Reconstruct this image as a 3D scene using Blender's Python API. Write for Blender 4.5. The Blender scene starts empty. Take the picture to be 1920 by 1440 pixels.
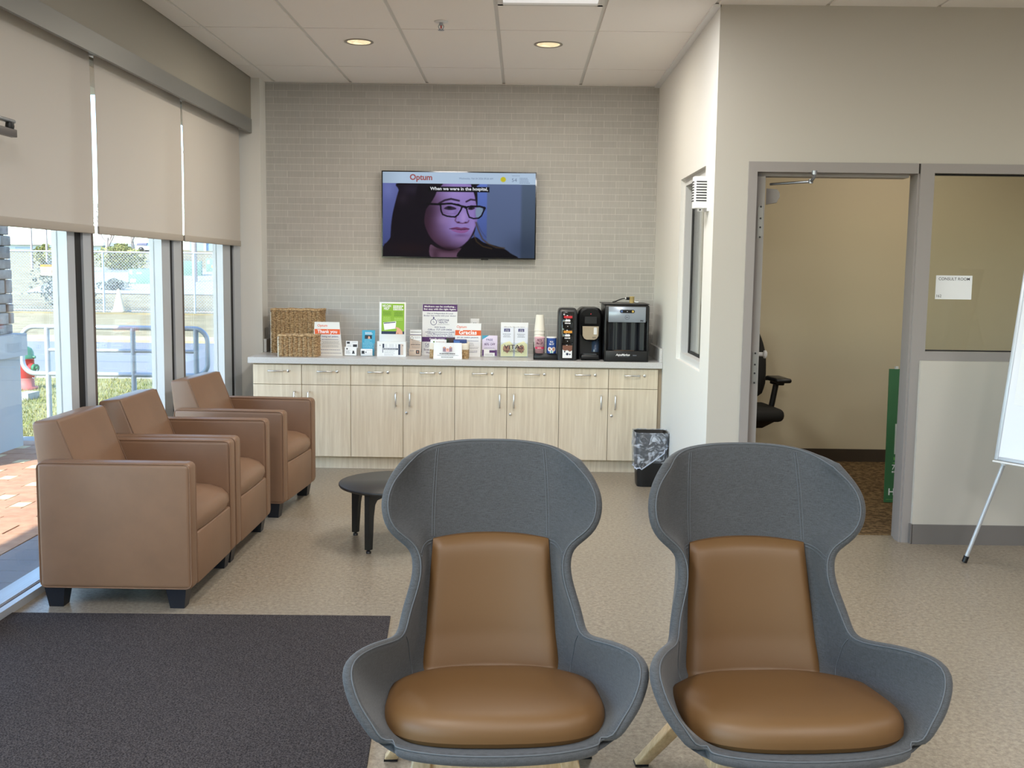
import bpy, bmesh, math, random
import numpy as np
from mathutils import Vector, Matrix

C = bpy.context.scene.collection
S = bpy.context.scene
PI = math.pi

# ------------------------------------------------------------------ camera
cam_data = bpy.data.cameras.new('camera')
cam = bpy.data.objects.new('camera', cam_data)
C.objects.link(cam)
YAW, PITCH, ROLL = 0.0087, -0.1086, 0.0132
cam_data.sensor_width = 36.0
cam_data.lens = 1956.0 * 36.0 / 1920.0
cam_data.clip_start = 0.05
cam_data.clip_end = 600
_f = Vector((-math.sin(YAW) * math.cos(PITCH), math.cos(YAW) * math.cos(PITCH), math.sin(PITCH)))
_r = Vector((math.cos(YAW), math.sin(YAW), 0))
_u = _r.cross(_f)
_r2 = math.cos(ROLL) * _r + math.sin(ROLL) * _u
_u2 = -math.sin(ROLL) * _r + math.cos(ROLL) * _u
cam.matrix_world = Matrix(((_r2.x, _u2.x, -_f.x, 0), (_r2.y, _u2.y, -_f.y, 0), (_r2.z, _u2.z, -_f.z, 1.54), (0, 0, 0, 1)))
S.camera = cam

# ------------------------------------------------------------------ world, sun, exposure
world = bpy.data.worlds.new('sky')
S.world = world
world.use_nodes = True
wn = world.node_tree.nodes
wl = world.node_tree.links
sky = wn.new('ShaderNodeTexSky')
sky.sky_type = 'NISHITA'
sky.sun_disc = False
sky.sun_elevation = math.radians(40)
sky.sun_rotation = math.radians(210)
sky.air_density = 1.0
sky.dust_density = 0.6
sky.ozone_density = 1.5
tint = wn.new('ShaderNodeMix')
tint.data_type = 'RGBA'
tint.blend_type = 'MULTIPLY'
tint.inputs[0].default_value = 1.0
tint.inputs[7].default_value = (0.76, 0.93, 1.03, 1)
wl.new(sky.outputs[0], tint.inputs[6])
wl.new(tint.outputs[2], wn['Background'].inputs[0])
wn['Background'].inputs[1].default_value = 0.62

sun_data = bpy.data.lights.new('sun', 'SUN')
sun_data.energy = 7.0
sun_data.angle = 0.01
sun_data.color = (1.0, 0.93, 0.82)
sun = bpy.data.objects.new('sun', sun_data)
C.objects.link(sun)
sun.rotation_mode = 'QUATERNION'
sun.rotation_quaternion = Vector((0.37, 0.62, -0.62)).to_track_quat('-Z', 'Y')
sun.location = (-20, -30, 40)

S.view_settings.view_transform = 'Standard'
S.view_settings.look = 'None'
S.view_settings.exposure = 0.66
S.view_settings.gamma = 1.0
S.view_settings.use_curve_mapping = False
S.cycles.use_denoising = True
S.cycles.max_bounces = 10
S.cycles.diffuse_bounces = 6
S.cycles.glossy_bounces = 4
S.cycles.transmission_bounces = 6
S.cycles.transparent_max_bounces = 16
S.cycles.sample_clamp_indirect = 4.0
S.cycles.caustics_reflective = False
S.cycles.caustics_refractive = False


def area_lamp(x, y, z, sx, sy, power, color=(1, 0.985, 0.965), shape='RECTANGLE', spread=PI):
    d = bpy.data.lights.new('ceiling_lamp', 'AREA')
    d.shape = shape
    d.size = sx
    if shape in ('RECTANGLE', 'ELLIPSE'):
        d.size_y = sy
    d.energy = power
    d.color = color
    d.spread = spread
    o = bpy.data.objects.new('ceiling_lamp', d)
    o.location = (x, y, z)
    C.objects.link(o)
    return o


TROFFERS = [(0.133, 5.41), (0.133, -0.6), (3.79, 3.0), (3.79, -1.8), (1.96, 0.6), (-1.09, 1.6)]  # first fixture is in view; the others are added as fill
for i, (tx, ty) in enumerate(TROFFERS):
    area_lamp(tx, ty, 2.985, 0.5, 1.1, (28, 46, 26, 46, 46, 46)[i])
DOWNLIGHTS = [(-1.089, 7.0), (0.147, 7.014)]
for dx_, dy_ in DOWNLIGHTS:
    area_lamp(dx_, dy_, 2.985, 0.12, 0.12, 9, (1, 0.9, 0.74), 'DISK')
area_lamp(2.9, 7.3, 2.97, 0.5, 0.5, 11, (1, 0.90, 0.76))       # consult room lamp

# portals that guide sampling of the daylight through the storefront glass
for (y0, y1) in ((4.1, 8.3), (-4.5, 3.9)):
    d = bpy.data.lights.new('window_portal', 'AREA')
    d.shape = 'RECTANGLE'
    d.size = y1 - y0
    d.size_y = 2.4
    d.cycles.is_portal = True
    o = bpy.data.objects.new('window_portal', d)
    o.location = (-2.5, (y0 + y1) / 2, 1.3)
    o.rotation_euler = Matrix(((0, 0, -1), (1, 0, 0), (0, -1, 0))).to_euler()
    C.objects.link(o)


# ------------------------------------------------------------------ colour + material helpers
def lin(c):
    if isinstance(c, str):
        c = tuple(int(c[i:i + 2], 16) for i in (0, 2, 4))
    return tuple(((v / 255) / 12.92 if v / 255 <= 0.04045 else ((v / 255 + 0.055) / 1.055) ** 2.4) for v in c)


def mat(name, col, rough=0.5, metal=0.0, noise=0.0, nscale=20.0, bump=0.0, bscale=200.0, coat=0.0, spec=0.5,
        stretch=(1, 1, 1), col2=None, emit=0.0, sheen=0.0, ndetail=4.0, nrough=0.55):
    """Principled material, col in sRGB 0-255 or hex; optional noise between col and col2, optional noise bump."""
    m = bpy.data.materials.new(name)
    m.use_nodes = True
    n, l = m.node_tree.nodes, m.node_tree.links
    b = n['Principled BSDF']
    c = lin(col)
    b.inputs['Base Color'].default_value = (*c, 1)
    b.inputs['Roughness'].default_value = rough
    b.inputs['Metallic'].default_value = metal
    b.inputs['Specular IOR Level'].default_value = spec
    b.inputs['Coat Weight'].default_value = coat
    b.inputs['Sheen Weight'].default_value = sheen
    tc = None
    if noise or bump or col2:
        tc = n.new('ShaderNodeTexCoord')
        mp = n.new('ShaderNodeMapping')
        mp.inputs['Scale'].default_value = stretch
        l.new(tc.outputs['Object'], mp.inputs[0])
    if noise or col2:
        t = n.new('ShaderNodeTexNoise')
        t.inputs['Scale'].default_value = nscale
        t.inputs['Detail'].default_value = ndetail
        t.inputs['Roughness'].default_value = nrough
        l.new(mp.outputs[0], t.inputs['Vector'])
        r = n.new('ShaderNodeValToRGB')
        c2 = lin(col2) if col2 else tuple(min(1, v * (1 + noise)) for v in c)
        c1 = c if col2 else tuple(v * (1 - noise) for v in c)
        r.color_ramp.elements[0].position = 0.35
        r.color_ramp.elements[1].position = 0.65
        r.color_ramp.elements[0].color = (*c1, 1)
        r.color_ramp.elements[1].color = (*c2, 1)
        l.new(t.outputs[0], r.inputs[0])
        l.new(r.outputs[0], b.inputs['Base Color'])
    if bump:
        t2 = n.new('ShaderNodeTexNoise')
        t2.inputs['Scale'].default_value = bscale
        t2.inputs['Detail'].default_value = 3
        l.new(mp.outputs[0], t2.inputs['Vector'])
        bp = n.new('ShaderNodeBump')
        bp.inputs['Strength'].default_value = bump
        bp.inputs['Distance'].default_value = 0.002
        l.new(t2.outputs[0], bp.inputs['Height'])
        l.new(bp.outputs[0], b.inputs['Normal'])
    if emit:
        b.inputs['Emission Color'].default_value = (*c, 1)
        b.inputs['Emission Strength'].default_value = emit
    return m


def node(m, typ, **kw):
    n = m.node_tree.nodes.new(typ)
    for k, v in kw.items():
        if k in n.inputs:
            n.inputs[k].default_value = v
        else:
            setattr(n, k, v)
    return n


def glass_mat(name, tint=(0.97, 0.985, 0.98), refl=1.0):
    m = bpy.data.materials.new(name)
    m.use_nodes = True
    n, l = m.node_tree.nodes, m.node_tree.links
    n.remove(n['Principled BSDF'])
    tr = node(m, 'ShaderNodeBsdfTransparent', Color=(*tint, 1))
    gl = node(m, 'ShaderNodeBsdfGlossy', Roughness=0.0)
    gl.inputs['Color'].default_value = (refl, refl, refl, 1)
    lw = node(m, 'ShaderNodeLayerWeight', Blend=0.5)
    pw = node(m, 'ShaderNodeMath', operation='POWER')
    pw.inputs[1].default_value = 5.0
    ma = node(m, 'ShaderNodeMath', operation='MULTIPLY_ADD')
    ma.inputs[1].default_value = 0.90
    ma.inputs[2].default_value = 0.035
    mx = node(m, 'ShaderNodeMixShader')
    l.new(lw.outputs['Facing'], pw.inputs[0])
    l.new(pw.outputs[0], ma.inputs[0])
    l.new(ma.outputs[0], mx.inputs[0])
    l.new(tr.outputs[0], mx.inputs[1])
    l.new(gl.outputs[0], mx.inputs[2])
    l.new(mx.outputs[0], n['Material Output'].inputs[0])
    return m


# ------------------------------------------------------------------ mesh builder
class MB:
    def __init__(s):
        s.v, s.f, s.m, s.sm = [], [], [], []
        s.k = 0
        s.smooth = False

    def mat(s, k, smooth=None):
        s.k = k
        if smooth is not None:
            s.smooth = smooth
        return s

    def add(s, verts, faces, smooth=None):
        o = len(s.v)
        s.v += [tuple(map(float, p)) for p in verts]
        s.f += [tuple(i + o for i in f) for f in faces]
        s.m += [s.k] * len(faces)
        s.sm += [s.smooth if smooth is None else smooth] * len(faces)
        return s

    def box(s, lo, hi):
        (a, b, c), (d, e, f) = lo, hi
        v = [(a, b, c), (d, b, c), (d, e, c), (a, e, c), (a, b, f), (d, b, f), (d, e, f), (a, e, f)]
        return s.add(v, [(3, 2, 1, 0), (4, 5, 6, 7), (0, 1, 5, 4), (1, 2, 6, 5), (2, 3, 7, 6), (3, 0, 4, 7)], False)

    def hexa(s, bot, top):
        """eight corners: four bottom (ccw from above), four top"""
        return s.add(list(bot) + list(top), [(3, 2, 1, 0), (4, 5, 6, 7), (0, 1, 5, 4), (1, 2, 6, 5), (2, 3, 7, 6), (3, 0, 4, 7)], False)

    def rbox(s, lo, hi, r=0.01, seg=3, smooth=True):
        bm = bmesh.new()
        bmesh.ops.create_cube(bm, size=1)
        for v in bm.verts:
            v.co = Vector([lo[i] + (v.co[i] + 0.5) * (hi[i] - lo[i]) for i in range(3)])
        r = min(r, 0.49 * min(hi[i] - lo[i] for i in range(3)))
        bmesh.ops.bevel(bm, geom=bm.edges[:], offset=r, segments=seg, profile=0.5, affect='EDGES')
        bm.verts.index_update()
        s.add([v.co[:] for v in bm.verts], [[v.index for v in f.verts] for f in bm.faces], smooth)
        bm.free()
        return s

    def rhexa(s, bot, top, r=0.01, seg=3):
        bm = bmesh.new()
        vs = [bm.verts.new(p) for p in list(bot) + list(top)]
        for f in [(3, 2, 1, 0), (4, 5, 6, 7), (0, 1, 5, 4), (1, 2, 6, 5), (2, 3, 7, 6), (3, 0, 4, 7)]:
            bm.faces.new([vs[i] for i in f])
        bmesh.ops.bevel(bm, geom=bm.edges[:], offset=r, segments=seg, profile=0.5, affect='EDGES')
        bm.verts.index_update()
        s.add([v.co[:] for v in bm.verts], [[v.index for v in f.verts] for f in bm.faces], True)
        bm.free()
        return s

    def tube(s, path, r, n=10, caps=True, closed=False):
        P = [Vector(p) for p in path]
        rs = r if isinstance(r, (list, tuple)) else [r] * len(P)
        vs, fs = [], []
        prev = None
        L = len(P)
        for i, p in enumerate(P):
            if closed:
                t = (P[(i + 1) % L] - P[i - 1]).normalized()
            else:
                t = (P[min(i + 1, L - 1)] - P[max(i - 1, 0)]).normalized()
            if prev is None:
                a = Vector((0, 0, 1)) if abs(t.z) < 0.9 else Vector((1, 0, 0))
                x = t.cross(a).normalized()
            else:
                x = (prev - t * prev.dot(t)).normalized()
            prev = x
            y = t.cross(x)
            for j in range(n):
                a = 2 * PI * j / n
                vs.append(p + (x * math.cos(a) + y * math.sin(a)) * rs[i])
        rng = range(L) if closed else range(L - 1)
        for i in rng:
            i2 = (i + 1) % L
            for j in range(n):
                j2 = (j + 1) % n
                fs.append((i * n + j, i * n + j2, i2 * n + j2, i2 * n + j))
        s.add(vs, fs, True)
        if caps and not closed:
            s.add(vs[:n], [tuple(range(n))[::-1]], False)
            s.add(vs[-n:], [tuple(range(n))], False)
        return s

    def cyl(s, p0, p1, r0, r1=None, n=20, caps=True):
        return s.tube([p0, p1], [r0, r0 if r1 is None else r1], n, caps)

    def lathe(s, prof, c=(0, 0, 0), n=28, smooth=True, axis='Z'):
        vs, fs = [], []
        for (r, z) in prof:
            for j in range(n):
                a = 2 * PI * j / n
                p = (r * math.cos(a), r * math.sin(a), z)
                if axis == 'Y':
                    p = (p[0], p[2], p[1])
                if axis == 'X':
                    p = (p[2], p[0], p[1])
                vs.append((p[0] + c[0], p[1] + c[1], p[2] + c[2]))
        for i in range(len(prof) - 1):
            for j in range(n):
                j2 = (j + 1) % n
                fs.append((i * n + j, i * n + j2, (i + 1) * n + j2, (i + 1) * n + j))
        s.add(vs, fs, smooth)
        if prof[0][0] > 1e-6:
            s.add(vs[:n], [tuple(range(n))[::-1]], False)
        if prof[-1][0] > 1e-6:
            s.add(vs[-n:], [tuple(range(n))], False)
        return s

    def grid(s, G, smooth=True, flip=False, cu=False):
        R, K = len(G), len(G[0])
        vs = [p for row in G for p in row]
        fs = []
        for i in range(R - 1):
            for j in range(K if cu else K - 1):
                j2 = (j + 1) % K
                q = (i * K + j, i * K + j2, (i + 1) * K + j2, (i + 1) * K + j)
                fs.append(q[::-1] if flip else q)
        return s.add(vs, fs, smooth)

    def prism(s, poly, y0, y1, axis='Y'):
        """poly of (a,b) swept along axis: Y -> (a,y,b); Z -> (a,b,z); X -> (x,a,b)"""
        def P(a, b, t):
            return {'Y': (a, t, b), 'Z': (a, b, t), 'X': (t, a, b)}[axis]
        n = len(poly)
        vs = [P(a, b, y0) for a, b in poly] + [P(a, b, y1) for a, b in poly]
        fs = [tuple(range(n)), tuple(range(2 * n - 1, n - 1, -1))]
        fs += [(i, i + n, (i + 1) % n + n, (i + 1) % n) for i in range(n)]
        return s.add(vs, fs, False)

    # flat print: local x right, z up, facing -y
    def flat(s, poly, y):
        return s.add([(a, y, b) for a, b in poly], [tuple(range(len(poly)))], False)

    def rect(s, x0, z0, x1, z1, y):
        return s.flat([(x0, z0), (x1, z0), (x1, z1), (x0, z1)], y)

    def disc(s, x, z, r, y, n=24, rz=None):
        rz = rz or r
        return s.flat([(x + r * math.cos(2 * PI * i / n), z + rz * math.sin(2 * PI * i / n)) for i in range(n)], y)

    def text(s, body, x, z, w=None, hgt=None, y=0.0, bold=0.0, align='C', shear=0.0):
        """lettering in the x-z plane, centred (C) or left aligned (L) on x, base line z"""
        vs, fs = text_mesh(body, bold, shear)
        xs = [p[0] for p in vs]
        zs = [p[1] for p in vs]
        x0, x1, z1 = min(xs), max(xs), 0.72
        k = (w / (x1 - x0)) if w else hgt / z1
        kz = (hgt / z1) if hgt else k
        off = x - (x0 * k if align == 'L' else (x0 + x1) / 2 * k)
        return s.add([(p[0] * k + off, y, p[1] * kz + z) for p in vs], fs, False)

    def xf(s, M, start=0):
        for i in range(start, len(s.v)):
            s.v[i] = tuple(M @ Vector(s.v[i]))
        return s

    def build(s, name, mats, parent=None, loc=(0, 0, 0), rot=(0, 0, 0), weld=False):
        me = bpy.data.meshes.new(name)
        me.from_pydata(s.v, [], s.f)
        if not isinstance(mats, (list, tuple)):
            mats = [mats]
        for m in mats:
            me.materials.append(m)
        me.polygons.foreach_set('material_index', s.m)
        me.polygons.foreach_set('use_smooth', s.sm)
        me.update()
        o = bpy.data.objects.new(name, me)
        o.location = loc
        o.rotation_euler = rot
        if parent is not None:
            o.parent = parent
        C.objects.link(o)
        return o


_TC = {}


def text_mesh(body, bold=0.0, shear=0.0):
    key = (body, bold, shear)
    if key not in _TC:
        cu = bpy.data.curves.new('lettering_source', 'FONT')
        cu.body = body
        cu.offset = bold
        cu.shear = shear
        cu.resolution_u = 3
        ob = bpy.data.objects.new('lettering_source', cu)
        me = ob.to_mesh()
        _TC[key] = ([tuple(v.co) for v in me.vertices], [tuple(p.vertices) for p in me.polygons])
        ob.to_mesh_clear()
        bpy.data.objects.remove(ob)
        bpy.data.curves.remove(cu)
    return _TC[key]


def thing(name, label, cat, loc=(0, 0, 0), rz=0.0, group=None, rot=None):
    o = bpy.data.objects.new(name, None)
    o.empty_display_size = 0.1
    C.objects.link(o)
    o.location = loc
    o.rotation_euler = rot or (0, 0, rz)
    return tag(o, label, cat, group)


def tag(o, label, cat, group=None):
    o['label'] = label
    o['category'] = cat
    if group:
        o['group'] = group
    return o


def struct(o):
    o['kind'] = 'structure'
    return o


def stuff(o, label, cat):
    o['kind'] = 'stuff'
    return tag(o, label, cat)


def dup(root, loc, rz=0.0, label=None, group=None):
    r = root.copy()
    C.objects.link(r)
    r.location = loc
    r.rotation_euler = (0, 0, rz)
    if label:
        r['label'] = label
    if group:
        r['group'] = group
    for ch in list(root.children):
        c = ch.copy()
        C.objects.link(c)
        c.parent = r
        for g in ch.children:
            d = g.copy()
            C.objects.link(d)
            d.parent = c
    return r


# ------------------------------------------------------------------ materials
PAINT = mat('wall_paint', (190, 186, 178), 0.7, bump=0.08, bscale=90)
PAINT_LIT = mat('wall_paint_window_lit', (228, 228, 225), 0.7, bump=0.08, bscale=90)  # wall paint lightened, so the window light sits in its colour
PAINT_WARM = mat('consult_paint', (208, 196, 170), 0.75, bump=0.08, bscale=90)
CEIL = mat('ceiling_tile', (247, 244, 241), 0.9, bump=0.25, bscale=260)
BAR = mat('ceiling_bar', (222, 221, 218), 0.5)
FRAME_GREY = mat('door_frame_grey', (150, 145, 143), 0.45)
BASEB = mat('vinyl_base', (112, 108, 106), 0.5)
ALU = mat('storefront_aluminium', (196, 202, 210), 0.4, metal=0.3)
ALU_DARK = mat('brown_strip', (88, 78, 74), 0.5)
BLACK_GAP = mat('black_strip', (12, 13, 16), 0.6)
FASCIA = mat('fascia_grey', (132, 133, 131), 0.45, metal=0.2)
BULK = mat('bulkhead_paint', (152, 148, 138), 0.75)
GLASS = glass_mat('window_glass')
GLASS_IN = glass_mat('interior_glass', (0.93, 0.95, 0.93))
CHROME = mat('chrome', (225, 225, 225), 0.28, metal=1.0)
STEEL = mat('brushed_steel', (160, 165, 172), 0.32, metal=0.85)
BLACK = mat('black_plastic', (16, 17, 20), 0.38)
BLACK_GLOSS = mat('black_gloss', (8, 9, 11), 0.12, coat=0.4)
BLACK_METAL = mat('black_powder_coat', (22, 22, 23), 0.45)
WHITE = mat('white_plastic', (232, 234, 236), 0.4)
PAPER = mat('white_paper', (235, 238, 242), 0.7)
CARDST = mat('white_card', (226, 226, 224), 0.6)
INK = mat('black_ink', (34, 34, 40), 0.7)
INK_GREY = mat('grey_ink', (120, 124, 136), 0.7)
INK_BLUE = mat('navy_ink', (58, 62, 120), 0.7)
ORANGE = mat('orange_ink', (226, 96, 44), 0.6)
PURPLE = mat('purple_ink', (84, 48, 108), 0.6)
WHITE_INK = mat('white_ink', (240, 240, 242), 0.6)
GREEN_INK = mat('lime_ink', (138, 182, 58), 0.6)
GREEN_DK = mat('olive_ink', (86, 128, 34), 0.6)
NAVY = mat('navy_print', (36, 50, 78), 0.6)
SKIN_INK = mat('skin_print', (222, 168, 140), 0.6)
TEAL = mat('teal_print', (62, 160, 196), 0.5)
TEAL_LT = mat('light_teal_print', (150, 208, 226), 0.5)
PHOTO_DK = mat('dark_photo_print', (44, 48, 56), 0.6)
BEIGE_PRINT = mat('beige_print', (206, 190, 178), 0.6)
TAN_PRINT = mat('tan_print', (190, 140, 118), 0.6)
YELLOW_PRINT = mat('pale_yellow_print', (236, 232, 190), 0.6)
LAVENDER = mat('lavender_print', (222, 214, 238), 0.6)
ACRYLIC = glass_mat('clear_acrylic', (0.96, 0.98, 0.98))
RED = mat('red_print', (196, 44, 52), 0.5)
AMBER = mat('amber_print', (216, 150, 56), 0.5)
PINK = mat('pink_print', (242, 196, 206), 0.55)
PINK_DK = mat('deep_pink_print', (206, 58, 96), 0.55)
BLUE_CUP = mat('blue_cup_print', (38, 74, 150), 0.5)
CUP_WHITE = mat('paper_cup_white', (232, 230, 220), 0.6)
LEATHER = mat('brown_leather', (130, 100, 78), 0.45, noise=0.05, nscale=6, bump=0.1, bscale=420)
LEATHER_SEAM = mat('leather_piping', (126, 96, 74), 0.5)
TAN = mat('tan_vinyl', (97, 69, 37), 0.52, bump=0.06, bscale=500)
LEGBLACK = mat('black_wood_leg', (20, 24, 34), 0.4)
OAK = mat('ash_wood', (214, 186, 148), 0.5, col2=(190, 160, 122), nscale=9, stretch=(9, 9, 1.2), ndetail=6)
COUNTER = mat('grey_worktop', (206, 206, 208), 0.28, col2=(194, 192, 190), nscale=160)
TABLETOP = mat('black_tabletop', (44, 43, 43), 0.42)
BINLINER_B = None


def fabric_mat():
    m = mat('grey_woven_fabric', (104, 110, 116), 0.85, sheen=0.12)
    n, l = m.node_tree.nodes, m.node_tree.links
    b = n['Principled BSDF']
    tc = node(m, 'ShaderNodeTexCoord')
    outs = []
    for st in ((60, 60, 900), (900, 900, 60)):
        mp = node(m, 'ShaderNodeMapping')
        mp.inputs['Scale'].default_value = st
        l.new(tc.outputs['Object'], mp.inputs[0])
        t = node(m, 'ShaderNodeTexNoise', Scale=1.0, Detail=2.0)
        l.new(mp.outputs[0], t.inputs['Vector'])
        outs.append(t)
    ad = node(m, 'ShaderNodeMath', operation='ADD')
    l.new(outs[0].outputs[0], ad.inputs[0])
    l.new(outs[1].outputs[0], ad.inputs[1])
    r = node(m, 'ShaderNodeValToRGB')
    r.color_ramp.elements[0].position = 0.30
    r.color_ramp.elements[1].position = 0.72
    r.color_ramp.elements[0].color = (*lin((44, 46, 48)), 1)
    r.color_ramp.elements[1].color = (*lin((78, 81, 85)), 1)
    hf = node(m, 'ShaderNodeMath', operation='MULTIPLY')
    hf.inputs[1].default_value = 0.5
    l.new(ad.outputs[0], hf.inputs[0])
    l.new(hf.outputs[0], r.inputs[0])
    l.new(r.outputs[0], b.inputs['Base Color'])
    bp = node(m, 'ShaderNodeBump', Strength=0.15, Distance=0.001)
    l.new(hf.outputs[0], bp.inputs['Height'])
    l.new(bp.outputs[0], b.inputs['Normal'])
    return m


FABRIC = fabric_mat()
FABRIC_SEAM = mat('grey_stitching', (84, 89, 94), 0.8)


def brick_mat():
    m = mat('grey_ribbed_tile', (168, 164, 158), 0.5)
    n, l = m.node_tree.nodes, m.node_tree.links
    b = n['Principled BSDF']
    tc = node(m, 'ShaderNodeTexCoord')
    mp = node(m, 'ShaderNodeMapping')
    mp.inputs['Rotation'].default_value = (PI / 2, 0, 0)
    l.new(tc.outputs['Object'], mp.inputs[0])
    # object x,z -> texture x,y
    sp = node(m, 'ShaderNodeSeparateXYZ')
    l.new(tc.outputs['Object'], sp.inputs[0])
    cb = node(m, 'ShaderNodeCombineXYZ')
    l.new(sp.outputs['X'], cb.inputs['X'])
    l.new(sp.outputs['Z'], cb.inputs['Y'])
    br = node(m, 'ShaderNodeTexBrick')
    br.offset = 0.5
    br.inputs['Scale'].default_value = 1.0
    br.inputs['Brick Width'].default_value = 0.212
    br.inputs['Row Height'].default_value = 0.0526
    br.inputs['Mortar Size'].default_value = 0.0021
    br.inputs['Mortar Smooth'].default_value = 0.1
    br.inputs['Bias'].default_value = 0.0
    br.inputs['Color1'].default_value = (*lin((194, 193, 190)), 1)
    br.inputs['Color2'].default_value = (*lin((187, 186, 183)), 1)
    br.inputs['Mortar'].default_value = (*lin((214, 212, 208)), 1)
    l.new(cb.outputs[0], br.inputs['Vector'])
    # fine vertical / horizontal combed texture
    wv = node(m, 'ShaderNodeTexNoise', Scale=1.0, Detail=1.0)
    mp2 = node(m, 'ShaderNodeMapping')
    mp2.inputs['Scale'].default_value = (260, 1, 8)
    l.new(tc.outputs['Object'], mp2.inputs[0])
    l.new(mp2.outputs[0], wv.inputs['Vector'])
    mx = node(m, 'ShaderNodeMix', data_type='RGBA', blend_type='MULTIPLY')
    mx.inputs[0].default_value = 0.22
    l.new(br.outputs['Color'], mx.inputs[6])
    l.new(wv.outputs[0], mx.inputs[7])
    l.new(mx.outputs[2], b.inputs['Base Color'])
    bp = node(m, 'ShaderNodeBump', Strength=0.35, Distance=0.002)
    bp2 = node(m, 'ShaderNodeBump', Strength=0.25, Distance=0.001)
    l.new(br.outputs['Fac'], bp.inputs['Height'])
    bp.invert = True
    l.new(wv.outputs[0], bp2.inputs['Height'])
    l.new(bp.outputs[0], bp2.inputs['Normal'])
    l.new(bp2.outputs[0], b.inputs['Normal'])
    return m


def wood_mat():
    m = mat('pale_wood_laminate', (214, 196, 168), 0.5)
    n, l = m.node_tree.nodes, m.node_tree.links
    b = n['Principled BSDF']
    tc = node(m, 'ShaderNodeTexCoord')
    mp = node(m, 'ShaderNodeMapping')
    mp.inputs['Scale'].default_value = (46, 30, 2.2)
    l.new(tc.outputs['Object'], mp.inputs[0])
    t = node(m, 'ShaderNodeTexNoise', Scale=1.0, Detail=6.0, Roughness=0.6, Distortion=0.6)
    l.new(mp.outputs[0], t.inputs['Vector'])
    r = node(m, 'ShaderNodeValToRGB')
    r.color_ramp.elements[0].position = 0.3
    r.color_ramp.elements[1].position = 0.7
    r.color_ramp.elements[0].color = (*lin((204, 188, 164)), 1)
    r.color_ramp.elements[1].color = (*lin((226, 213, 191)), 1)
    l.new(t.outputs[0], r.inputs[0])
    l.new(r.outputs[0], b.inputs['Base Color'])
    return m


def floor_mat():
    m = mat('beige_vinyl_floor', (170, 160, 145), 0.34)
    n, l = m.node_tree.nodes, m.node_tree.links
    b = n['Principled BSDF']
    tc = node(m, 'ShaderNodeTexCoord')
    t = node(m, 'ShaderNodeTexNoise', Scale=52.0, Detail=9.0, Roughness=0.85)
    l.new(tc.outputs['Object'], t.inputs['Vector'])
    r = node(m, 'ShaderNodeValToRGB')
    r.color_ramp.elements[0].position = 0.36
    r.color_ramp.elements[1].position = 0.64
    r.color_ramp.elements[0].color = (*lin((106, 96, 83)), 1)
    r.color_ramp.elements[1].color = (*lin((172, 161, 143)), 1)
    l.new(t.outputs[0], r.inputs[0])
    br = node(m, 'ShaderNodeTexBrick')
    br.offset = 0.5
    br.inputs['Scale'].default_value = 1.0
    br.inputs['Brick Width'].default_value = 1.83
    br.inputs['Row Height'].default_value = 1.83
    br.inputs['Mortar Size'].default_value = 0.0022
    br.inputs['Color1'].default_value = (1, 1, 1, 1)
    br.inputs['Color2'].default_value = (0.97, 0.97, 0.97, 1)
    br.inputs['Mortar'].default_value = (0.93, 0.93, 0.93, 1)
    mp = node(m, 'ShaderNodeMapping')
    mp.inputs['Location'].default_value = (0.2, -0.12, 0)
    l.new(tc.outputs['Object'], mp.inputs[0])
    l.new(mp.outputs[0], br.inputs['Vector'])
    mx = node(m, 'ShaderNodeMix', data_type='RGBA', blend_type='MULTIPLY')
    mx.inputs[0].default_value = 1.0
    l.new(r.outputs[0], mx.inputs[6])
    l.new(br.outputs['Color'], mx.inputs[7])
    l.new(mx.outputs[2], b.inputs['Base Color'])
    t2 = node(m, 'ShaderNodeTexNoise', Scale=60.0, Detail=4.0)
    l.new(tc.outputs['Object'], t2.inputs['Vector'])
    bp = node(m, 'ShaderNodeBump', Strength=0.12, Distance=0.003)
    l.new(t2.outputs[0], bp.inputs['Height'])
    l.new(bp.outputs[0], b.inputs['Normal'])
    return m


def speckle_mat(name, c1, c2, scale, bump, rough=0.95, dist=0.004, p0=0.4, p1=0.62):
    m = mat(name, c1, rough, spec=0.2)
    n, l = m.node_tree.nodes, m.node_tree.links
    b = n['Principled BSDF']
    tc = node(m, 'ShaderNodeTexCoord')
    t = node(m, 'ShaderNodeTexNoise', Scale=scale, Detail=3.0, Roughness=0.7)
    l.new(tc.outputs['Object'], t.inputs['Vector'])
    r = node(m, 'ShaderNodeValToRGB')
    r.color_ramp.elements[0].position = p0
    r.color_ramp.elements[1].position = p1
    r.color_ramp.elements[0].color = (*lin(c1), 1)
    r.color_ramp.elements[1].color = (*lin(c2), 1)
    l.new(t.outputs[0], r.inputs[0])
    l.new(r.outputs[0], b.inputs['Base Color'])
    bp = node(m, 'ShaderNodeBump', Strength=bump, Distance=dist)
    l.new(t.outputs[0], bp.inputs['Height'])
    l.new(bp.outputs[0], b.inputs['Normal'])
    return m


BRICK = brick_mat()
WOOD = wood_mat()
FLOOR = floor_mat()
CARPET = speckle_mat('charcoal_carpet', (32, 29, 30), (84, 78, 78), 170, 0.8)
CARPET_IN = speckle_mat('brown_carpet', (78, 62, 42), (128, 106, 76), 26, 0.4)


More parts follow.
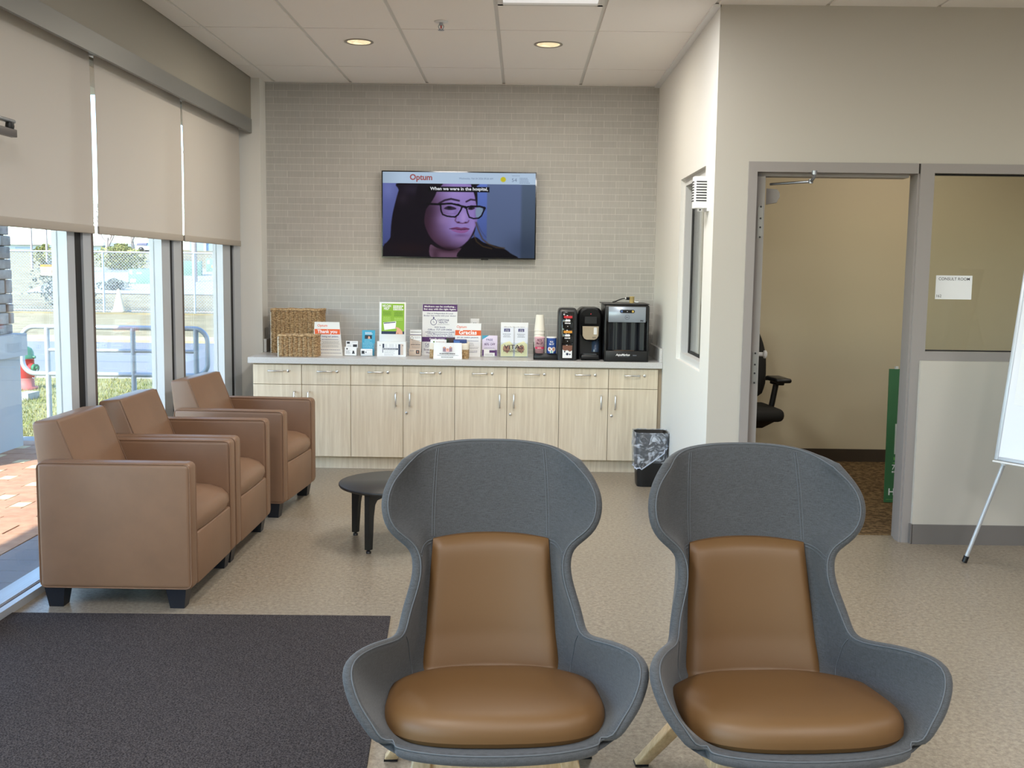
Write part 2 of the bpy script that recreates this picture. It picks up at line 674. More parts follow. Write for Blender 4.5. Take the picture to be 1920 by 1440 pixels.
def blind_mat():
    m = bpy.data.materials.new('blind_fabric')
    m.use_nodes = True
    n, l = m.node_tree.nodes, m.node_tree.links
    n.remove(n['Principled BSDF'])
    d = node(m, 'ShaderNodeBsdfDiffuse', Color=(*lin((216, 210, 203)), 1))
    t = node(m, 'ShaderNodeBsdfTranslucent', Color=(*lin((224, 220, 214)), 1))
    mx = node(m, 'ShaderNodeMixShader')
    mx.inputs[0].default_value = 0.2
    l.new(d.outputs[0], mx.inputs[1])
    l.new(t.outputs[0], mx.inputs[2])
    l.new(mx.outputs[0], n['Material Output'].inputs[0])
    return m


BLIND = blind_mat()
BLIND_HEM = mat('blind_hem_fabric', (176, 168, 158), 0.8)
# ================================================================== ROOM SHELL
ZC = 3.01
XL, XR, Y0, YB, YD = -2.24, 6.5, -5.0, 8.53, 5.95

b = MB()
b.box((XL - 0.01, Y0, -0.12), (XR, YB + 0.12, 0.0))
struct(b.build('floor', FLOOR))

# ceiling: tiles with reveals over a white grid
b = MB()
b.mat(1).box((-2.6, Y0 - 0.1, ZC + 0.009), (XR + 0.1, YB + 0.2, ZC + 0.2))
b.mat(0)
gx = [-2.0 - 0.6096] + [-2.0 + 0.6096 * i for i in range(0, 14)]
gy = [6.625 + 1.2192 * k for k in range(-10, 3)]
for i in range(len(gx) - 1):
    for k in range(len(gy) - 1):
        xa, xb = max(gx[i], -2.155) + 0.012, min(gx[i + 1], XR) - 0.012
        ya, yb = max(gy[k], Y0) + 0.006, min(gy[k + 1], YB) - 0.006
        if gx[i] > 1.0 and yb > YD and ya < YD:
            yb = YD
        if xb - xa < 0.03 or yb - ya < 0.03:
            continue
        cells = [(ya, yb)]
        for tx, ty in TROFFERS:
            if xa < tx < xb:
                nc = []
                for (a, c_) in cells:
                    lo_, hi_ = ty - 0.61, ty + 0.61
                    if hi_ <= a or lo_ >= c_:
                        nc.append((a, c_))
                    else:
                        if lo_ - a > 0.05:
                            nc.append((a, lo_ - 0.006))
                        if c_ - hi_ > 0.05:
                            nc.append((hi_ + 0.006, c_))
                cells = nc
        for (a, c_) in cells:
            b.box((xa, a, ZC), (xb, c_, ZC + 0.01))
struct(b.build('ceiling', [CEIL, BAR]))

# perimeter ceiling angle on the right wall and the tile wall
b = MB()
b.box((1.03, YD, ZC - 0.012), (1.075, YB, ZC + 0.004))
struct(b.build('trim_1', WHITE))
b = MB()
b.box((-2.15, YB - 0.025, ZC - 0.004), (1.03, YB, ZC + 0.004))
struct(b.build('trim_2', BAR))

# tiled back wall
b = MB()
b.box((-2.3, YB, -0.1), (1.14, YB + 0.14, ZC + 0.1))
struct(b.build('wall_back', BRICK))

# right wall with an interior window opening
WY0, WY1, WZ0, WZ1 = 6.255, 7.222, 0.947, 2.167
b = MB()
XA, XB_ = 1.07, 1.20
b.box((XA, YD + 0.14, 0), (XB_, WY0, ZC + 0.05))
b.box((XA, WY1, 0), (XB_, YB, ZC + 0.05))
b.box((XA, WY0, 0), (XB_, WY1, WZ0))
b.box((XA, WY0, WZ1), (XB_, WY1, ZC + 0.05))
b.box((XA - 0.001, YD + 0.0005, 0), (XA + 0.002, YD + 0.14, ZC + 0.05))
struct(b.build('wall_right', PAINT_LIT))

FG = mat('window_frame_light', (206, 207, 208), 0.5)
b = MB()
b.mat(0)
fw = 0.045
for (a, c_) in (((WY0, WZ0), (WY1, WZ0 + fw)), ((WY0, WZ1 - fw), (WY1, WZ1)), ((WY0, WZ0 + fw), (WY0 + fw, WZ1 - fw)), ((WY1 - fw, WZ0 + fw), (WY1, WZ1 - fw))):
    b.box((XA + 0.028, a[0], a[1]), (XB_ + 0.01, c_[0], c_[1]))
b.mat(1)
g2 = fw + 0.012
yq0, yq1, zq0, zq1 = WY0 + fw, WY1 - fw, WZ0 + fw, WZ1 - fw
b.box((XA + 0.075, yq1 - 0.05, zq0), (XA + 0.09, yq1, zq1))
b.box((XA + 0.075, yq0, zq0), (XA + 0.09, yq0 + 0.05, zq1))
b.box((XA + 0.075, yq0, zq0), (XA + 0.09, yq1, zq0 + 0.02))
b.box((XA + 0.075, yq0, zq1 - 0.02), (XA + 0.09, yq1, zq1))
w = struct(b.build('window_4', [FG, BLACK_GAP]))
b = MB()
b.box((XA + 0.079, yq0 + 0.05, zq0 + 0.02), (XA + 0.086, yq1 - 0.05, zq1 - 0.02))
b.build('pane', GLASS_IN, w)

# wall with the consult room door and side light
DX0, DX1, MX1, GX1, DZ = 1.257, 2.173, 2.293, 4.10, 2.162
b = MB()
b.box((XA, YD, 0), (DX0, YD + 0.14, ZC + 0.05))
b.box((DX0, YD, DZ), (GX1, YD + 0.14, ZC + 0.05))
b.box((GX1, YD, 0), (XR, YD + 0.14, ZC + 0.05))
struct(b.build('wall_front', PAINT))
b = MB()
b.box((2.265, YD - 0.035, 0.0), (GX1, YD + 0.14, 1.06))
struct(b.build('wall_low', PAINT))
b = MB()
b.box((2.262, YD - 0.045, 0.0), (GX1, YD - 0.035, 0.115))
b.box((2.255, YD - 0.045, 0.0), (2.265, YD + 0.1, 0.115))
struct(b.build('baseboard_front', BASEB))
b = MB()
b.box((1.13, YB - 0.008, 0.0), (5.0, YB, 0.11))
struct(b.build('baseboard_consult', mat('dark_vinyl_base', (66, 56, 46), 0.5)))

# door frame: jambs, head, mullion, side light frame
b = MB()
yf, yk = YD - 0.012, YD + 0.15
b.box((DX0, yf, 0), (1.306, yk, DZ))                   # left jamb face
b.box((1.306, YD + 0.05, 0), (1.325, yk, 2.106))       # stop
b.box((1.306, yf, 2.106), (DX1 + 0.03, yk, DZ))        # head
b.box((1.306, YD + 0.05, 2.088), (DX1, yk, 2.106))     # head stop
b.box((2.215, yf, 0), (MX1, yk, DZ))                    # mullion
b.box((DX1 + 0.030, yf + 0.012, 0), (2.215, YD + 0.085, 2.106))  # right jamb inner rebate
b.box((MX1, yf, 2.11), (GX1, yk, DZ))                  # side light head
b.box((MX1, yf, 1.06), (GX1, yk, 1.112))               # side light sill
b.box((GX1 - 0.05, yf, 1.112), (GX1, yk, 2.11))
fr = struct(b.build('door_1', FRAME_GREY))
b = MB()
b.box((MX1, YD + 0.045, 1.112), (GX1 - 0.05, YD + 0.052, 2.11))
b.build('pane', GLASS_IN, fr)
b = MB()
b.box((MX1, YD + 0.03, 1.112), (GX1 - 0.05, YD + 0.044, 1.118))
b.box((MX1, YD + 0.03, 2.102), (GX1 - 0.05, YD + 0.044, 2.11))
b.build('gasket', BLACK_GAP, fr)

# open door leaf, seen edge on, hinged on the left jamb
dl = thing('door_leaf', 'grey consult room door standing open, edge on to the room', 'door', (1.338, 5.985, 0.0), -math.atan2(0.226, 1.0))
b = MB()
b.box((-0.02, 0.0, 0.012), (0.024, 0.86, 2.085))
b.build('panel', FRAME_GREY, dl)
for hz in (1.83, 1.00):
    b = MB()
    b.box((-0.012, -0.004, hz - 0.09), (0.018, 0.0, hz + 0.09))
    b.mat(1)
    for k in (-0.085, -0.03, 0.02, 0.085):
        b.lathe([(0.0055, -0.0025), (0.0055, 0.001)], (0.004, -0.005, hz + k), 10, False, 'Y')
    b.build('hinge', [mat('hinge_steel', (140, 138, 136), 0.4, metal=0.5), INK], dl)
b = MB()
b.tube([(0.02, 0.80, 1.02), (0.052, 0.80, 1.02)], 0.014, 12)
b.lathe([(0.012, 0.05), (0.026, 0.056), (0.027, 0.07), (0.012, 0.078)], (0, 0.80, 1.02), 16, True, 'X')
b.build('door_knob', WHITE, dl)
b = MB()
b.prism([(0.03, 1.935), (0.09, 1.945), (0.105, 1.975), (0.105, 2.0), (0.09, 2.02), (0.03, 2.025)], 0.10, 0.14, 'Y')
b.build('door_closer', FRAME_GREY, dl)
b = MB()
b.tube([(0.05, 0.12, 2.05), (0.27, 0.02, 2.055)], 0.007, 8)
b.tube([(0.27, 0.02, 2.055), (0.285, -0.03, 2.075), (0.285, -0.035, 2.10)], 0.009, 8)
b.lathe([(0.013, 2.045), (0.013, 2.068)], (0.27, 0.02, 0), 10)
b.lathe([(0.015, 2.088), (0.015, 2.11)], (0.285, -0.035, 0), 10)
b.build('closer_arm', STEEL, dl)

# consult room shell
b = MB()
b.box((1.14, YB, -0.1), (5.0, YB + 0.14, ZC + 0.1))
struct(b.build('wall_consult_back', PAINT_WARM))
b = MB()
b.box((4.6, YD + 0.14, 0), (4.74, YB, ZC + 0.05))
struct(b.build('wall_consult_side', PAINT_WARM))
b = MB()
b.box((1.20, YD + 0.15, 0.0), (4.6, YB, 0.006))
struct(b.build('floor_consult', CARPET_IN))

# rest of the waiting room behind the camera
b = MB()
b.box((XR, Y0, 0), (XR + 0.12, YD + 0.14, ZC + 0.05))
struct(b.build('wall_side', PAINT))
b = MB()
b.box((-2.5, Y0 - 0.12, 0), (XR + 0.12, Y0, ZC + 0.05))
struct(b.build('wall_rear', PAINT))

# ------------------------------------------------------------------ storefront side
# bulkhead + outside wall over the glass, end column
b = MB()
b.box((-2.60, Y0, 2.69), (-2.15, 8.35, ZC + 0.02))
b.box((-2.60, Y0, 2.60), (-2.34, YB + 0.12, 2.70))
struct(b.build('wall_left', BULK))
b = MB()
b.box((-2.165, Y0, 2.585), (-2.145, 8.36, 2.692))
struct(b.build('trim_3', FASCIA))
b = MB()
b.box((-2.36, 8.35, 0), (-2.08, YB + 0.14, ZC + 0.02))
struct(b.build('wall_column', PAINT_LIT))
# sill curb (inner lip, dark track, outer sill)
b = MB()
b.mat(0).box((-2.272, Y0, -0.02), (-2.24, 8.35, 0.036))
b.mat(1).box((-2.292, Y0, -0.02), (-2.272, 8.35, 0.018))
b.mat(2).box((-2.300, Y0, -0.02), (-2.292, 8.35, 0.030))
b.mat(0).box((-2.40, Y0, -0.06), (-2.300, 8.35, 0.034))
struct(b.build('trim_4', [ALU, BLACK_GAP, FRAME_GREY]))

ZH = 2.62
SC = mat('screw_head', (70, 72, 78), 0.4, metal=0.5)


def mullion(name, y0, y1, y2, y3, y4, screws=True):
    """two aluminium stiles with a flush black strip between and a narrow brown strip"""
    b = MB()
    b.mat(0).box((-2.34, y0, 0.02), (-2.262, y1, ZH))
    b.mat(1).box((-2.34, y1, 0.02), (-2.2615, y2, ZH))  # black strip level with the first stile
    b.mat(0).box((-2.34, y2, 0.02), (-2.25, y3, ZH))
    b.mat(2).box((-2.33, y3, 0.02), (-2.254, y4, ZH))  # narrow brown strip past the second stile
    if screws:
        b.mat(3)
        for zz in (0.74, 0.705):
            b.lathe([(0.009, 0.0), (0.007, 0.004)], (-2.262, y0 + 0.055, zz), 12, False, 'X')
            b.lathe([(0.009, 0.0), (0.007, 0.004)], (-2.25, y2 + 0.05, zz), 12, False, 'X')
    return b.build(name, [ALU, BLACK_GAP, ALU_DARK, SC])


MUL = [(2.9, 3.0, 3.03, 3.15, 3.2), (4.05, 4.13, 4.2, 4.3, 4.34), (5.195, 5.285, 5.358, 5.46, 5.50), (6.56, 6.715, 6.75, 6.905, 6.955), (7.90, 8.10, 8.16, 8.345, 8.35)]
for i, q in enumerate(MUL):
    struct(mullion('trim_%d' % (5 + i), *q, screws=i in (2,)))
bounds = [-5.0] + [q[0] for q in MUL]
starts = [-4.9] + [q[4] for q in MUL]
for i in range(len(MUL)):
    y0 = starts[i]
    y1 = MUL[i][0]
    b = MB()
    b.box((-2.315, y0, 0.03), (-2.307, y1, ZH))
    w = struct(b.build('window_%d' % (i + 5 if i < 2 else i - 1), GLASS))
# unseen walkway canopy, sized to keep the sun out of the room
b = MB()
b.box((-4.72, -14.0, 3.0), (-2.6, 9.2, 3.25))
struct(b.build('roof_canopy', PAINT))
# outside face above/behind so no daylight leaks
b = MB()
b.box((-2.62, -5.2, 2.62), (-2.5, YB + 0.14, 3.3))
struct(b.build('wall_outside', PAINT))

# roller blinds
BL = [(4.02, 5.457, 'wide pale roller blind beside the entrance door closer'),
      (5.516, 6.883, 'pale roller blind hanging between the other two blinds'),
      (6.918, 8.285, 'pale roller blind ending at the white column')]
for (y0, y1, lab) in BL:
    r = thing('roller_blind', lab, 'blind', (-2.232, (y0 + y1) / 2, 1.70), 0, 'roller blinds on the storefront')
    hw = (y1 - y0) / 2
    b = MB()
    # fabric with the slightest belly
    G = []
    for i in range(13):
        z = 0.03 + i / 12 * 0.94
        x = 0.004 * math.sin(i / 12 * PI)
        G.append([(x, -hw, z), (x, hw, z)])
    b.grid(G)
    b.grid([[(p[0] - 0.0012, p[1], p[2]) for p in row] for row in G], flip=True)
    for s_ in (-hw, hw):
        b.add([(G[i][0][0] - k * 0.0012, s_, G[i][0][2]) for i in range(13) for k in (0, 1)],
              [(2 * i, 2 * i + 1, 2 * i + 3, 2 * i + 2) for i in range(12)])
    b.build('fabric', BLIND, r)
    b = MB()
    b.rbox((-0.007, -hw, 0.0), (0.007, hw, 0.042), 0.004, 2)
    b.build('hem_bar', BLIND_HEM, r)
    b = MB()
    b.cyl((-0.03, -hw, 0.945), (-0.03, hw, 0.945), 0.028)
    b.build('roller_tube', ALU, r)
    b = MB()
    b.box((-0.055, hw - 0.004, 0.90), (0.03, hw, 0.99))
    b.build('bracket', WHITE, r)

# entrance door closer arm poking into view over the blind
dc = thing('door_closer', 'grey metal door closer arm in front of the widest blind', 'door closer', (-2.13, 4.0, 2.075))
b = MB()
b.rbox((-0.014, -0.3, -0.012), (0.014, 0.42, 0.02), 0.003, 2)
b.build('track', mat('closer_grey', (112, 108, 108), 0.4, metal=0.4), dc)
b = MB()
b.rbox((-0.016, -0.4, 0.044), (0.012, 0.42, 0.060), 0.007, 3)
b.build('arm', STEEL, dc)
b = MB()
b.lathe([(0.016, 0.02), (0.018, 0.03), (0.016, 0.045)], (0, 0.385, 0), 14)
b.build('pivot', BLACK_METAL, dc)
b = MB()
b.rbox((-0.05, -0.45, -0.05), (0.03, -0.25, 0.07), 0.008, 2)
b.build('housing', STEEL, dc)

# ------------------------------------------------------------------ ceiling fittings
LENS = mat('troffer_lens', (236, 236, 236), 0.4, emit=0.35)
for i, (tx, ty) in enumerate(TROFFERS):
    if i == 0:
        t = thing('ceiling_light', 'recessed rectangular ceiling light cut off by the top of the view', 'ceiling light', (tx, ty, ZC))
    else:  # unseen fixtures added to brighten the room
        t = thing('ceiling_light', 'unseen rectangular ceiling light added to brighten the waiting room', 'ceiling light', (tx, ty, ZC), 0, 'added fill lights out of view')
    b = MB()
    hx, hy = 0.292, 0.602
    for lo, hi in (((-hx, -hy), (hx, -hy + 0.03)), ((-hx, hy - 0.03), (hx, hy)), ((-hx, -hy), (-hx + 0.03, hy)), ((hx - 0.03, -hy), (hx, hy))):
        b.box((lo[0], lo[1], -0.004), (hi[0], hi[1], 0.02))
    b.build('frame', BAR, t)
    b = MB()
    b.box((-hx + 0.03, -hy + 0.03, 0.006), (hx - 0.03, hy - 0.03, 0.012))
    b.build('lens', LENS, t)
GLOW = mat('downlight_reflector', (255, 236, 200), 0.3, emit=0.75, noise=0.35, nscale=40)
RIM = mat('downlight_rim', (160, 155, 146), 0.4)
for i, (x, y) in enumerate(DOWNLIGHTS):
    t = thing('downlight', ['round ceiling downlight above the armchairs and cabinets on the window side',
                            'round ceiling downlight in the tile next to the rectangular light'][i], 'downlight', (x, y, ZC), 0, 'recessed downlights')
    b = MB()
    b.lathe([(0.092, 0.002), (0.094, -0.004), (0.086, -0.007), (0.076, -0.003)], n=40)
    b.build('trim_ring', RIM, t)
    b = MB()
    b.lathe([(0.0765, -0.003), (0.055, -0.0015), (0.0, -0.001)], n=40)
    b.build('reflector', GLOW, t)
t = thing('sprinkler_head', 'small white fire sprinkler hanging from a ceiling tile', 'sprinkler', (-0.507, 6.414, ZC))
b = MB()
b.lathe([(0.0, -0.001), (0.042, -0.001), (0.04, -0.006), (0.02, -0.009), (0.0, -0.010)])
b.build('escutcheon', WHITE, t)
b = MB()
b.lathe([(0.011, -0.008), (0.011, -0.022), (0.007, -0.025)])
b.mat(1)
b.cyl((0, 0, -0.02), (0, 0, -0.042), 0.004, n=8)
b.build('bulb', [STEEL, RED], t)
b = MB()
b.tube([(-0.010, 0, -0.018), (-0.016, 0, -0.03), (-0.012, 0, -0.042), (0, 0, -0.050)], 0.0025, 8)
b.tube([(0.010, 0, -0.018), (0.016, 0, -0.03), (0.012, 0, -0.042), (0, 0, -0.050)], 0.0025, 8)
b.lathe([(0.019, -0.052), (0.018, -0.05), (0.004, -0.049)])
b.build('deflector', STEEL, t)

# white louvred chime on the right wall, beside the interior window
t = thing('chime_box', 'white louvred box mounted on white wall beside the interior window', 'chime', (1.07, 6.155, 2.0))
b = MB()
b.box((-0.012, -0.055, -0.105), (0.0, 0.055, 0.10))
b.build('backplate', WHITE, t)
b = MB()
prof = [(-0.012, -0.048), (-0.075, -0.05), (-0.085, -0.035), (-0.088, 0.0), (-0.085, 0.035), (-0.075, 0.05), (-0.012, 0.048)]
b.prism(prof, -0.088, 0.092, 'Z')
b.mat(1)
for k in range(8):
    z = 0.062 - k * 0.0155
    b.box((-0.0765, -0.0508, z - 0.0032), (-0.016, -0.0495, z + 0.0032))
    b.box((-0.0885, -0.034, z - 0.0032), (-0.0875, 0.034, z + 0.0032))
b.build('cover', [WHITE, INK], t)
b = MB()
b.box((-0.06, -0.012, -0.105), (-0.03, 0.012, -0.088))
b.mat(1).lathe([(0.005, 0), (0.005, 0.002)], (-0.045, -0.0135, -0.097), 8, False, 'Y')
b.build('latch', [WHITE, INK], t)

# dark walk-off carpet
b = MB()
b.prism([(-2.235, 4.455), (-0.565, 4.49), (-0.50, 3.6), (-0.455, 3.0), (-0.40, 0.4), (-2.235, 0.4)], 0.0, 0.007, 'Z')
tag(b.build('carpet', CARPET), 'dark charcoal walk-off carpet on the vinyl floor by the windows', 'carpet')
# ================================================================== ARMCHAIRS (local: x = facing direction, origin at rear near corner centre)
def make_armchair(label):
    t = thing('armchair', label, 'armchair', group='brown leather armchairs by the window')
    W = 0.735 / 2
    x0, x1 = -0.345, 0.345
    for s in (-1, 1):
        b = MB()
        ya, yb = (W - 0.095, W) if s > 0 else (-W, -W + 0.095)
        b.rbox((x0, ya, 0.09), (x1, yb, 0.665), 0.022, 4)
        o = b.build('armrest', LEATHER, t)
        # piping round the outer and inner side panels
        yo = W * s
        for yy in (yo - s * 0.006, yo - s * 0.089):
            b = MB()
            r = 0.03
            pts = []
            for (cx, cz, a0) in ((x1 - r, 0.665 - r, 0), (x0 + r, 0.665 - r, 90), (x0 + r, 0.09 + r, 180), (x1 - r, 0.09 + r, 270)):
                for k in range(4):
                    a = math.radians(a0 + 30 * k)
                    pts.append((cx + (r - 0.004) * math.cos(a), yy, cz + (r - 0.004) * math.sin(a)))
            b.tube(pts, 0.0035, 6, closed=True)
            b.build('piping', LEATHER_SEAM, o)
    # reclined back
    yi = W - 0.097
    b = MB()
    bot = [(x0 + 0.0, -yi, 0.12), (x0 + 0.21, -yi, 0.30), (x0 + 0.21, yi, 0.30), (x0 + 0.0, yi, 0.12)]
    top = [(x0 - 0.058, -yi, 0.83), (x0 + 0.062, -yi, 0.842), (x0 + 0.062, yi, 0.842), (x0 - 0.058, yi, 0.83)]
    bot = [(x0 + 0.012, -yi, 0.12), (x0 + 0.245, -yi, 0.36), (x0 + 0.245, yi, 0.36), (x0 + 0.012, yi, 0.12)]
    b.rhexa(bot, top, 0.018, 4)
    o = b.build('backrest', LEATHER, t)
    for s in (-1, 1):
        b = MB()
        b.tube([(x0 + 0.062 - 0.002, s * (yi - 0.004), 0.836), (x0 + 0.243, s * (yi - 0.004), 0.37)], 0.003, 6)
        b.build('piping', LEATHER_SEAM, o)
    # seat cushion with bull nose
    b = MB()
    prof = [(x0 + 0.10, 0.33), (x0 + 0.10, 0.45), (x0 + 0.3, 0.462), (x0 + 0.5, 0.468), (x0 + 0.6, 0.462), (x0 + 0.66, 0.44), (x0 + 0.69, 0.405), (x0 + 0.695, 0.365), (x0 + 0.685, 0.335)]
    G = []
    ny = 9
    for (x, z) in prof:
        row = []
        for j in range(ny):
            u = -1 + 2 * j / (ny - 1)
            k = 1 - abs(u) ** 4
            zz = 0.333 + (z - 0.333) * (0.86 + 0.14 * k) if z > 0.34 else z
            xx = x - 0.012 * (1 - k) * (x > x0 + 0.55)
            row.append((xx, u * (yi - 0.002), zz))
        G.append(row)
    b.grid(G, flip=True)
    b.add([p for r in G for p in (r[0],)], [tuple(range(len(G)))], False)
    b.add([p for r in G for p in (r[-1],)], [tuple(range(len(G)))[::-1]], False)
    b.build('seat_cushion', LEATHER, t)
    b = MB()
    b.rbox((x0 + 0.05, -yi, 0.092), (x0 + 0.688, yi, 0.331), 0.008, 2)
    b.build('seat_base', LEATHER, t)
    for sx in (-1, 1):
        for sy in (-1, 1):
            cx = x0 + 0.066 if sx < 0 else x1 - 0.075
            cy = sy * (W - 0.05)
            b = MB()
            h0, h1 = 0.032, 0.045
            b.hexa([(cx - h0, cy - h0, 0), (cx + h0, cy - h0, 0), (cx + h0, cy + h0, 0), (cx - h0, cy + h0, 0)],
                   [(cx - h1, cy - h1, 0.091), (cx + h1, cy - h1, 0.091), (cx + h1, cy + h1, 0.091), (cx - h1, cy + h1, 0.091)])
            b.build('leg', LEGBLACK, t)
    return t


a0 = make_armchair('brown leather armchair at the edge of the dark carpet, first of the window row')
a0.location = (-1.81, 4.915, 0)
dup(a0, (-1.81, 5.66, 0), 0, 'brown leather armchair in the middle of the row of three')
dup(a0, (-1.765, 6.675, 0), math.radians(-4), 'brown leather armchair set apart by a gap, closest to the wood cabinets')

# ================================================================== WINGBACK CHAIRS
HALF = [  # rows of (half x, y, z), centre -> edge
    [(0, .352, .996), (.09, .346, .994), (.170, .324, .984), (.216, .285, .968), (.250, .228, .944)],
    [(0, .342, .945), (.09, .336, .943), (.174, .312, .936), (.234, .258, .922), (.286, .182, .905)],
    [(0, .328, .87), (.09, .322, .87), (.178, .294, .866), (.246, .238, .86), (.302, .150, .852)],
    [(0, .312, .795), (.09, .306, .795), (.181, .276, .79), (.240, .222, .788), (.288, .142, .786)],
    [(0, .296, .725), (.09, .290, .725), (.182, .256, .722), (.208, .212, .722), (.221, .155, .722)],
    [(0, .276, .64), (.09, .270, .64), (.184, .230, .64), (.202, .190, .64), (.206, .135, .64)],
    [(0, .252, .54), (.09, .246, .54), (.194, .198, .54), (.218, .152, .54), (.236, .092, .535)],
    [(0, .228, .44), (.10, .220, .44), (.202, .165, .44), (.236, .097, .44), (.258, .025, .472)],
    [(0, .195, .345), (.11, .188, .345), (.214, .125, .35), (.272, .022, .385), (.327, -.135, .502)],
    [(0, .085, .312), (.12, .075, .314), (.224, .010, .322), (.300, -.085, .375), (.373, -.268, .508)],
    [(0, -.13, .308), (.13, -.14, .310), (.238, -.150, .316), (.297, -.195, .356), (.352, -.310, .440)],
    [(0, -.31, .326), (.13, -.30, .326), (.236, -.275, .328), (.281, -.280, .350), (.315, -.328, .388)],
    [(0, -.420, .342), (.12, -.409, .341), (.207, -.382, .340), (.246, -.362, .342), (.278, -.348, .348)],
]


def catmull(P, n):
    """Catmull-Rom interpolation of list of numpy rows"""
    P = [np.array(p, float) for p in P]
    Q = [2 * P[0] - P[1]] + P + [2 * P[-1] - P[-2]]
    out = []
    for i in range(1, len(Q) - 2):
        a, b_, c_, d_ = Q[i - 1], Q[i], Q[i + 1], Q[i + 2]
        for k in range(n):
            t = k / n
            out.append(0.5 * ((2 * b_) + (-a + c_) * t + (2 * a - 5 * b_ + 4 * c_ - d_) * t * t + (-a + 3 * b_ - 3 * c_ + d_) * t ** 3))
    out.append(P[-1])
    return out


def shell_surface():
    rows = [[(-x, y, z) for (x, y, z) in r[:0:-1]] + list(r) for r in HALF]
    R = np.array(rows)                     # 13 x 9 x 3
    A = np.array(catmull(list(R), 5))      # dense along v
    A = A.transpose(1, 0, 2)
    A = np.array(catmull(list(A), 5)).transpose(1, 0, 2)
    # light smoothing
    for _ in range(3):
        B = A.copy()
        B[1:-1, 1:-1] = 0.5 * A[1:-1, 1:-1] + 0.125 * (A[2:, 1:-1] + A[:-2, 1:-1] + A[1:-1, 2:] + A[1:-1, :-2])
        for sl in ((0, slice(1, -1)), (-1, slice(1, -1))):
            i = sl[0]
            B[i, 1:-1] = 0.5 * A[i, 1:-1] + 0.25 * (A[i, 2:] + A[i, :-2])
        B[1:-1, 0] = 0.5 * A[1:-1, 0] + 0.25 * (A[2:, 0] + A[:-2, 0])
        B[1:-1, -1] = 0.5 * A[1:-1, -1] + 0.25 * (A[2:, -1] + A[:-2, -1])
        A = B
    du = np.gradient(A, axis=1)
    dv = np.gradient(A, axis=0)
    N = np.cross(du, dv)
    N /= np.linalg.norm(N, axis=2, keepdims=True) + 1e-9
    return A, N                            # N: pointing towards the sitter or away, fixed below


SH, SN = shell_surface()
_mid = SN[SH.shape[0] // 3, SH.shape[1] // 2]
if _mid[1] > 0:
    SN = -SN                               # normals point to the sitter (-y)


def rim_offset():
    """outward in-surface direction along the whole boundary loop"""
    R, K = SH.shape[:2]
    loop = [(0, j) for j in range(K)] + [(i, K - 1) for i in range(1, R)] + [(R - 1, j) for j in range(K - 2, -1, -1)] + [(i, 0) for i in range(R - 2, 0, -1)]
    return loop


